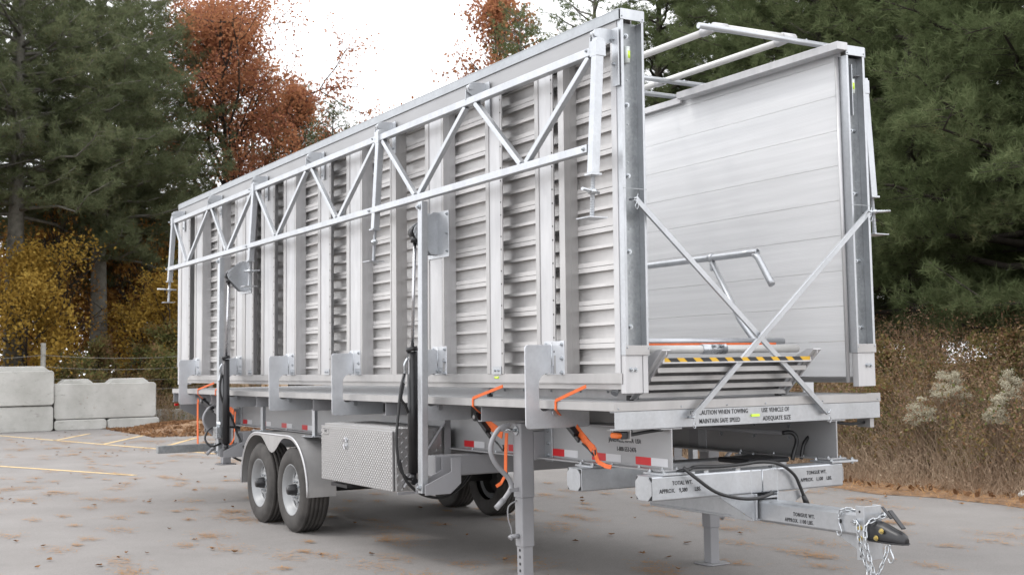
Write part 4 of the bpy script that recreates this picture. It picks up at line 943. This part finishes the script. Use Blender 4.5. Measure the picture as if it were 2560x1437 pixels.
# wings
BANDS = [(-10.73, -10.2, 0), (-9.966, -9.587, 1), (-8.923, -8.718, 1), (-8.192, -7.864, 1), (-7.86, -7.488, 0), (-7.199, -6.744, 0), (-6.441, -6.05, 1), (-5.403, -5.051, 0),
         (-4.633, -4.249, 1), (-3.619, -3.489, 1), (-2.879, -2.533, 1), (-1.805, -1.547, 0), (-1.054, -.802, 0), (-.738, -.665, 1), (-.074, -.014, 0)]
def wing():
    YO, YR, YS = .075, .185, .228        # outer face of the joists, rib lips, back of the skin
    x0, x1 = -10.78, .0
    b = MB()
    b.box(x0, x1, YO, YS, .122, .127); b.box(x0, x1, YO, YO + .005, .127, .192); b.box(x0, x1, YO + .02, YO + .026, .085, .122)
    
    root = part('stage_wing', b, 'alu', TR, label='stage floor wing folded up on edge', bevel=.0015, org=(-5.4, yy(.16), 1.4 + H))
    b = MB(); b.box(x0, .04, YO - .012, .262, 2.612, 2.62); b.box(x0, .04, YO - .012, YO - .006, 2.545, 2.612); b.box(x0, .04, YO - .006, YO + .0045, 2.546, 2.552); part('top_rail', b, 'galv_mid', root, bevel=.0015)
    # floor planks
    b = MB(); b.box(x0, x1, YO, YO + .005, 2.41, 2.545); b.box(x0, x1, YO + .005, YO + .05, 2.41, 2.415); part('top_band', b, 'beam', root)  # top band: shadow under the rail put into its colour with darker aluminium
    pit = .2668; z0 = .132
    def plank(hh):
        b = MB(); xa, xb = -10.7, -.048
        b.box(xa, xb, YS, YS + .003, .001, hh - .001); b.box(xa, xb, YS + .003, YS + .006, .001, hh - .001, mi=1)
        for z, up_ in ((.004, 1), (hh - .004, -1)):
            b.box(xa, xb, YR + .003, YS, z - .002, z + .002); b.box(xa, xb, YR, YR + .003, *((z - .002, z + .03) if up_ > 0 else (z - .03, z + .002)))
        if hh > .2: b.box(xa, xb, YR + .003, YS, hh / 2 - .002, hh / 2 + .002); b.box(xa, xb, YR, YR + .003, hh / 2 - .01, hh / 2 + .012)
        return b
    b = plank(pit); b.v = [(p[0], p[1], p[2] + z0) for p in b.v]; pk = part('floor_plank', b, ('alu_back', 'alu_skin'), root)
    for k in range(1, 9):
        o = pk.copy(); COL.objects.link(o); o.location.z += pit * k
    b = plank(.075); b.v = [(p[0], p[1], p[2] + z0 + 9 * pit) for p in b.v]; part('floor_plank', b, ('alu_back', 'alu_skin'), root)
    for a, c_, web in BANDS:
        b = MB(); zl, zh = .194, 2.41
        b.box(a, c_, YO, YO + .005, zl, zh)
        xw = c_ if web else max(a + .02, c_ - .19)
        if web:
            b.box(xw - .005, xw, YO + .005, YR - .001, zl, zh); b.box(xw - .03, xw - .005, YR - .006, YR - .001, zl, zh)
        else:
            b.box(xw - .005, xw, YO + .005, YR - .001, zl, zh)
        # extruded fluting of the wide faces
        w = c_ - a
        if w > .2:
            b.box(a, a + w * .2, YO - .005, YO, zl, zh, mi=1); b.box(a + w * .22, a + w * .235, YO - .001, YO, zl, zh, mi=2); b.box(a + w * .9, c_, YO - .004, YO, zl, zh, mi=1)
            b.box(a + w * .86, a + w * .868, YO - .001, YO, zl, zh, mi=2)
        elif w > .1: b.box(a + .01, a + .03, YO - .004, YO, zl, zh)
        if web: b.box(xw, xw + .0025, YO + .05, YO + .056, zl, zh)
        j = part('joist', b, ('alu_light', 'alu', 'beam') if not web or w > .2 else ('alu', 'alu', 'beam'), root)
        if not web and w > .24:
            b = MB(); 
            for k in range(9):
                for dz in (-.05, .05):
                    z = z0 + pit * k + dz
                    if z > .22: b.cyl((c_ - .02, YO, z), (c_ - .02, YO - .006, z), .007, 6)
            part('screw_row', b, 'drum', j if False else root)
        if w > .24:
            b = MB(); b.box(c_ - .16, c_ - .03, YO - .011, YO - .0035, .188, .25); part('clip_angle', b, 'galv', root, bevel=.001)
            for dx in (-.12, -.07): bolt((c_ + dx, YO - .011, .22), '-y', root, .011)
    # galvanised end channels, open to the end
    for xw, s in ((-.04, 1), (-10.745, -1)):
        xt = xw + .083 * s; b = MB()
        b.box(xw, xw + .006 * s, .08, .268, .31, 2.548); part('channel_web', b, 'galv_dark', root); b = MB()
        b.box(xw + .006 * s, xt, .08, .086, .31, 2.548); b.box(xw + .006 * s, xt, .262, .268, .31, 2.548)
        b.box(xt - .006 * s, xt, .086, .102, .31, 2.548); b.box(xt - .006 * s, xt, .25, .262, .31, 2.548)
        ec = part('end_channel', b, 'galv', root, bevel=.001)
        b = MB(); b.box(xt, xt + .004 * s, .076, .274, 2.548, 2.622); part('channel_cap', b, 'galv', root, bevel=.002)
        b = MB(); b.box(xt, xt + .004 * s, .076, .27, .31, .375); part('channel_cap', b, 'alu', root, bevel=.002)
        b = MB(); b.box(xw + .02 * s, xt - .01 * s, .082, .22, .06, .309); b.box(xw + .02 * s, xt - .004 * s, .222, .262, .06, .309); part('end_foot', b, 'alu_light', root, bevel=.002)
        b = MB(); b.box(xt, xt + .0015 * s, .076, .272, 1.412, 1.416); part('splice_line', b, 'galv_dark', root)
        for z in (2.46, 1.99, 1.51, 1.0, .5): 
            for y in (.135, .175): bolt((xw + .007 * s, y, z), 'x' if s > 0 else '-x', root, .015)
        for z in (2.16, 1.86, 1.6, .86, 1.15):
            for y in (.14, .18): bolt((xw + .007 * s, y, z), 'x' if s > 0 else '-x', root, .005)
        for y in (.13, .165): bolt((xt - .01 * s, y, .215), 'x' if s > 0 else '-x', root, .015)
        for y, z in ((.09, 2.57), (.26, 2.565), (.09, .36), (.262, .355)): bolt((xt + .004 * s, y, z), 'x' if s > 0 else '-x', root, .006)
        if s > 0:
            b = MB(); b.tube([(xw + .03, .165, 2.27), (xw + .03, .165, 2.38)], .022, 10); part('vial_case', b, 'clear', root)
            b = MB(); b.tube([(xw + .036, .168, 2.3), (xw + .036, .168, 2.35)], .0175, 10); part('level_vial', b, 'green', root)
    # inner edge trim tubes
    b = MB(); b.tube([(-.045, .285, .09), (-.045, .285, 2.55)], .015, 10); part('edge_tube', b, 'alu_light', root)
    root.rotation_euler.x = -.0065 * (-1 if MIRR[0] else 1)
    return root
def brace(p, q):
    p = Vector(p); q = Vector(q)
    b = MB(); b.bar(p, q, .008, .05, up=(0, 1, .3)) if False else b.bar(p, q, .045, .006, up=(1, 0, 0))
    d = (q - p).normalized(); n = Vector((1, 0, 0)); s_ = d.cross(n).normalized()
    b.bar(p + s_ * .02 + n * .011, q + s_ * .02 + n * .011, .006, .016, up=(1, 0, 0))
    o = part('cross_brace', b, 'galv', TR, bevel=.001)
    for c_ in (p, q):
        b = MB(); b.cyl(c_ - n * .06, c_ + n * .03, .008, 8); part('brace_pin', b, 'zinc', o)
        b = MB(); c_ = c_ + n * .022; b.tube([c_, c_ + Vector((.004, -.006, -.03)), c_ + Vector((.004, -.018, -.055)), c_ + Vector((.004, -.004, -.075)), c_ + Vector((.004, .008, -.05)), c_ + Vector((.004, -.006, -.02)), c_ + Vector((0, .01, .03))], .0028, 5, curve=4); part('pin_clip', b, 'zinc', o)
for m in (False, True):
    MIRR[0] = m
    for x in (-5.81, -6.83): wheel(x, -.08)
    fender()
    landing_leg(-1.66, .295, -H + .006, True)
    landing_leg(-9.3, .295, -.98, False)
    for k in range(6): fold_bracket(-.861 - 1.807 * k)
    hyd_column(-2.47, -2.68, 1); hyd_column(-8.02, -7.8, -1)
    hoses(True); hoses(False)
    if not m: valve()
    before = set(o.name for o in TR.children)
    truss()
    if m:
        for o in TR.children:
            if o.name not in before: o.location.y -= .125; o.location.x -= .03
    w_ = wing()
    MIRR[0] = False
for x in (-5.81, -6.83):
    b = MB(); b.cyl((x, .12, -H + .444), (x, 2.32, -H + .444), .045, 12); part('axle', b, 'drum', TR)
    b = MB(); b.box(x - .4, x + .4, .44, .5, -.78, -.74); b.box(x - .03, x + .03, .43, .51, -.99, -.5); part('leaf_spring', b, 'drum', TR)
    b = MB(); b.box(x - .4, x + .4, 1.94, 2.0, -.78, -.74); b.box(x - .03, x + .03, 1.93, 2.01, -.99, -.5); part('leaf_spring', b, 'drum', TR)
brace((.075, .15, 1.344), (.03, 1.868, -.12)); brace((.095, 2.289, 1.359), (.05, .606, -.111))
# inner lip along the top of the far wing
b = MB(); b.box(-1.88, .06, 2.06, 2.165, 2.575, 2.635); part('top_lip', b, 'alu_light', TR, bevel=.003)
b = MB(); b.box(-10.7, -1.93, 2.14, 2.17, 2.56, 2.615); part('top_lip', b, 'alu_light', TR, bevel=.003)
# rear outrigger bar
b = MB(); b.bar((-9.45, -.56, -.755), (-9.45, 1.9, -.755), .1, .1, c=.05); part('outrigger_bar', b, 'galv_dark', TR, bevel=.002)
b = MB(); b.box(-9.52, -9.38, .42, .52, -.705, -.46); part('bar_hanger', b, 'grey', TR)
# tool box with raised tread pattern
tx0, tx1, ty0, ty1, tz0, tz1 = -4.79, -3.12, -.12, .375, -.815, -.277
b = MB(); b.box(tx0 + .03, tx1, ty0, ty1, tz0, tz1); tb = part('tool_box', b, 'tread', TR, label='diamond plate tool box', bevel=.004)
b = MB(); b.box(tx0 - .005, tx1 - .03, ty0 - .022, ty0 - .004, tz0 - .002, tz1 - .02); part('tool_box_door', b, 'tread', tb, bevel=.003)
def treads(name, o, U, V, Nn, w, h, pu, pv, l=.02, t=.004):
    o = Vector(o); U = Vector(U); V = Vector(V); Nn = Vector(Nn); b = MB(); i = 0
    u = pu / 2
    while u < w:
        v = pv / 2; j = 0
        while v < h:
            s_ = 1 if (i + j) % 2 else -1
            d = (U * s_ + V).normalized(); e = (U * -s_ + V).normalized(); c = o + U * u + V * v
            b.add([c - d * l / 2, c + e * t, c + d * l / 2, c - e * t, c + Nn * .0035], [(0, 3, 4), (3, 2, 4), (2, 1, 4), (1, 0, 4)]) if (d.cross(e)).dot(Nn) < 0 else b.add([c - d * l / 2, c + e * t, c + d * l / 2, c - e * t, c + Nn * .0035], [(0, 3, 4)[::-1], (3, 2, 4)[::-1], (2, 1, 4)[::-1], (1, 0, 4)[::-1]])
            v += pv; j += 1
        u += pu; i += 1
    return part(name, b, 'tread', tb, kind='stuff')
treads('tread_pattern', (tx0, ty0 - .0225, tz0), (1, 0, 0), (0, 0, 1), (0, -1, 0), tx1 - .04 - tx0, tz1 - tz0 - .03, .026, .021, .024, .0042)
treads('tread_pattern', (tx1 + .0005, ty0, tz0), (0, 1, 0), (0, 0, 1), (1, 0, 0), ty1 - ty0, tz1 - tz0, .042, .04, .045, .0065)
treads('tread_pattern', (tx0 + .04, ty0, tz1 + .0005), (1, 0, 0), (0, 1, 0), (0, 0, 1), tx1 - tx0 - .05, ty1 - ty0, .03, .028, .026, .004)
b = MB(); yl = ty0 - .022
b.prism([(-4.21, -.39), (-4.13, -.39), (-4.13, -.47), (-4.17, -.51), (-4.21, -.47)], 'y', yl - .003, yl - .0005); lt = part('latch_plate', b, 'galv', tb, bevel=.001)
b = MB(); b.tube([(-4.17 + .03 * math.cos(a), yl - .014, -.455 + .045 * math.sin(a)) for a in np.linspace(PI, 2 * PI, 9)], .0045, 6); b.cyl((-4.22, yl - .012, -.425), (-4.12, yl - .012, -.425), .007, 6); b.cyl((-4.17, yl, -.41), (-4.17, yl - .02, -.41), .013, 8); part('latch_handle', b, 'chrome', tb)
b = MB(); b.box(-4.74, -4.6, yl - .004, yl - .0005, -.385, -.32); part('name_plate', b, 'alu', tb)
text('OKID', (-4.715, yl - .0045, -.362), XN, Z1, .038, tb, .9)
b = MB(); b.box(-4.735, -4.605, yl - .006, yl - .004, -.38, -.376); b.box(-4.735, -4.605, yl - .006, yl - .004, -.329, -.325); part('plate_border', b, 'ink', tb)
b = MB(); b.bar((tx1 + .03, -.06, -.78), (tx1 + .03, .34, -.24), .01, .04, up=(1, 0, 0)); b.box(tx1 + .025, tx1 + .035, .34, .4, -.83, -.2); b.box(tx1 + .02, tx1 + .03, -.12, .4, -.84, -.818); part('box_hanger', b, 'grey', TR, bevel=.002)
b = MB(); b.box(-4.9, -4.5, .0, .06, -.9, -.87); part('step_bar', b, 'black', TR)

# ------------------------------------------------------------------ things resting on the trailer
# folded stair frame on the deck
st = empty('stair_unit', (-1.2, 1.0, H), 'folded aluminium stair unit with a black and yellow striped step, lying on the trailer deck', 'stairs')
for ya, yb in ((.315, .36), (1.665, 1.71)):
    b = MB(); b.prism([(-2.36, .05), (-2.28, .025), (-.27, .01), (-.21, .01), (.13, .31), (.13, .345), (.03, .345), (-.1, .29), (-2.36, .105)], 'y', (ya + yb) / 2 - .003, (ya + yb) / 2 + .003)
    b.bar((-.24, (ya + yb) / 2, .012), (.13, (ya + yb) / 2, .34), .075, .008, up=(1, 0, -1)); b.box(-2.36, -.15, ya, yb, .098, .104)
    part('stringer', b, 'alu_light', st, bevel=.002)
    for x in (-.285, -2.25):
        b = MB(); b.box(x - .02, x + .02, ya, yb - .006, 0.003, .038); part('rubber_foot', b, 'black', st, bevel=.003)
    for x in (-.36, -2.08):
        b = MB(); b.tube([(x, ya - .02, .105), (x + .02, ya - .075, .052)], .026, 12); part('pipe_stub', b, 'galv', st)
    for x in (-.55, -.9, -1.3, -1.7, -2.0): bolt((x, (ya + yb) / 2 - .003, .06), '-y', st, .009, 'galv')
for i, (x, z) in enumerate(((.075, .272), (.02, .212), (-.06, .155), (-.13, .095), (-.2, .04))):
    b = MB(); b.box(x - .1, x, .345, 1.68, z - .006, z + .012); b.box(x, x + .004, .345, 1.68, z - .022, z + .014); part('tread', b, 'alu' if i else 'alu_light', st, bevel=.002)
b = MB(); b.prism([(-.02, .25), (-.026, .25), (-.3, .02), (-.294, .02)], 'y', .37, 1.66); part('riser_panel', b, 'alu_light', st)
b = MB(); b.box(.0745, .0795, .36, 1.665, .262, .2885); tp = part('warning_tape', b, 'yel', st)
k = 0; y = .385
while y < 1.6:
    b = MB(); b.prism([(y, .2885), (y + .075, .2885), (y + .105, .262), (y + .03, .262)], 'x', .0796, .081); part('black_stripe', b, 'ink', tp); y += .138
b = MB(); b.tube([(-.3, .5, .35), (-.3, 1.9, .35)], .03, 14); part('pipe', b, 'white', st)
b = MB(); b.tube([(-.3, .98, .35), (-.3, 1.2, .35)], .037, 14); b.cyl((-.27, 1.06, .37), (-.22, 1.06, .375), .012, 8); b.cyl((-.27, 1.14, .37), (-.22, 1.14, .375), .012, 8); part('pipe_coupling', b, 'zinc', st)
b = MB(); b.tube([(-.5, .45, .41), (-.5, 1.95, .41)], .024, 12); part('pipe', b, 'galv', st)
b = MB(); b.box(-.38, -.36, .5, 1.75, .378, .396); part('tie_strap', b, 'orange', st)
# hand rail standing inside
hr = empty('hand_rail', (-.9, 1.66, H), 'bent grey aluminium hand rail standing between the wings, its open end hanging down', 'hand rail')
b = MB(); b.tube([(-2.6, 1.66, 1.085), (-.62, 1.66, 1.082), (-.5, 1.66, 1.08), (-.44, 1.66, 1.045), (-.4, 1.66, .99), (-.29, 1.66, .825)], .026, 14, curve=3); part('rail_pipe', b, 'galv', hr)
b = MB(); b.tube([(-.97, 1.66, 1.05), (-.658, 1.66, .576), (-.45, 1.66, .36)], .022, 12); part('rail_prop', b, 'galv', hr)
b = MB(); b.tube([(-1.0, 1.66, 1.083), (-.955, 1.66, 1.083)], .033, 14); b.box(-.99, -.965, 1.65, 1.67, .98, 1.06); part('rail_clamp', b, 'galv', hr)
# cross bars and the white guard rail lying across the wing tops
for i, (x, lb) in enumerate(((-.2, 'front galvanised bar reaching in from the top of the far wing'), (-1.69, 'middle galvanised bar on the far wing top, just in front of the rearmost one'), (-2.16, 'rearmost visible galvanised bar on the far wing top'))):
    b = MB(); b.tube([(x, .95 if i == 0 else .4, 2.675), (x, 2.33, 2.675)], .022, 12)
    o = setp(part('cross_bar', b, 'galv', None), lb, 'metal bar', 'bars laid on top of the far wing')
    for y in (1.05, 1.5, 2.0): bolt((x, y, 2.695), 'z', o, .008)
gr = empty('guard_rail', (-1.6, 1.5, H + 2.6), 'white pipe guard rail lying flat on the bars between the wing tops', 'guard rail')
for y in (1.165, 1.865):
    b = MB(); b.tube([(-2.6, y, 2.7), (-.34, y, 2.7)], .027, 14); part('rail_pipe', b, 'white', gr)
b = MB(); b.tube([(-.27, 1.2, 2.71), (-.25, 1.93, 2.71)], .027, 14); part('rail_pipe', b, 'white', gr)
for p, q in (((-.42, 1.165, 2.7), (-.3, 1.17, 2.71)), ((-.28, 1.15, 2.71), (-.27, 1.27, 2.71)), ((-.255, 1.8, 2.71), (-.25, 1.92, 2.71)), ((-.38, 1.865, 2.7), (-.26, 1.87, 2.71)), ((-1.9, 1.865, 2.7), (-1.8, 1.865, 2.7))):
    b = MB(); b.tube([p, q], .034, 14); part('pipe_fitting', b, 'alu_light', gr)
# ratchet straps
def ribbon(b, pts, wv, th=.0025):
    P = [Vector(p) for p in pts]; wv = Vector(wv)
    for i in range(len(P) - 1):
        a, c = P[i], P[i + 1]; d = (c - a).normalized(); w_ = wv - d * wv.dot(d); w_ = w_.normalized() * wv.length; n = d.cross(w_).normalized() * th
        b.add([a - w_ - n, a + w_ - n, a + w_ + n, a - w_ + n, c - w_ - n, c + w_ - n, c + w_ + n, c - w_ + n], [(0, 3, 2, 1), (4, 5, 6, 7), (0, 1, 5, 4), (1, 2, 6, 5), (2, 3, 7, 6), (3, 0, 4, 7)])
def strap(x, top, label, tail):
    s_ = empty('ratchet_strap', (x, .1, H - .2), label, 'ratchet strap', 'orange ratchet straps holding the stair frames')
    b = MB()
    ribbon(b, [top, (x, -.008, .004), (x, -.008, -.058)] + ([(x - .1, .08, -.09), (x - .27, .22, -.135)] if tail < 2 else [(x + .04, .05, -.12)]), (.0115, 0, 0))
    part('webbing', b, 'orange', s_)
    b = MB()
    if tail == 0:
        ribbon(b, [(x - .14, .25, -.2), (x - .08, .25, -.245), (x - .01, .25, -.29), (x + .07, .25, -.345)], (.02, 0, .026)); 
        ribbon(b, [(x + .0, .24, -.28), (x + .1, .245, -.33), (x + .13, .24, -.39), (x + .15, .24, -.425), (x + .25, .24, -.45), (x + .31, .24, -.452)], (0.004, .004, .014))
    elif tail == 1:
        ribbon(b, [(x - .2, .2, -.19), (x - .05, .2, -.235), (x + .1, .2, -.285)], (.02, 0, .03)); ribbon(b, [(x + .165, .2, -.27), (x + .165, .19, -.42), (x + .155, .19, -.6)], (.022, 0, 0)); ribbon(b, [(x + .15, .19, -.6), (x + .12, .17, -.66), (x + .06, .16, -.69)], (.012, .004, 0))
    else:
        ribbon(b, [(x - .1, .03, -.13), (x - .13, .03, -.17), (x - .14, .03, -.4), (x - .13, .03, -.72)], (.035, 0, 0)); ribbon(b, [(x - .12, .03, -.73), (x - .09, .03, -.8)], (.05, 0, 0))
    part('strap_tail', b, 'orange', s_)
    if tail != 3:
        p = Vector((x - .31, .25, -.13)) if tail == 0 else Vector((x - .3, .2, -.15)) if tail == 1 else Vector((x + .02, .06, -.14))
        q = p + Vector((.18, 0, -.115)) if tail < 2 else p + Vector((.25, .05, -.1))
        if tail < 2: p = p + Vector((.03, -.02, 0)); q = q + Vector((.03, -.02, 0))
        b = MB(); b.bar(p, q, .035, .05, up=(0, 1, .2)); b.tube([p + Vector((0, -.03, -.005)), p + Vector((0, .03, -.005))], .036, 12); b.bar(p + Vector((.03, 0, -.04)), q + Vector((.03, 0, -.045)), .02, .03); part('ratchet', b, 'black', s_, bevel=.004)
        b = MB(); b.cyl(p + Vector((0, -.031, -.005)), p + Vector((0, -.036, -.005)), .018, 10); part('ratchet_wheel', b, 'alu', s_)
        hk = q + Vector((.12, .02, -.1))
        b = MB(); b.tube([q + Vector((.07, 0, -.06)), hk, hk + Vector((.07, .0, -.045)), hk + Vector((.1, -.01, -.03)), hk + Vector((.095, -.01, 0))], .007, 8, curve=4); part('strap_hook', b, 'black', s_)
strap(-.702, (-.318, -.005, .108), 'frontmost orange ratchet strap, its ratchet hanging on the beam beside the red and white tape', 0)
strap(-1.918, (-1.446, -.005, .101), 'orange ratchet strap with a long flat tail hanging behind the front landing leg', 1)
strap(-9.532, (-8.816, -.005, .093), 'rearmost orange ratchet strap with the long wide tail hanging by the tail of the trailer', 2)
strap(-8.75, (-8.3, -.005, .095), 'orange ratchet strap half hidden by the rear hydraulic cylinder', 1)
# bright green vials on the bottom rail
for x in (-1.66,):
    b = MB(); b.tube([(x - .03, .068, .165), (x + .03, .068, .165)], .009, 8); part('level_vial', b, 'green', TR, 'green bubble level')
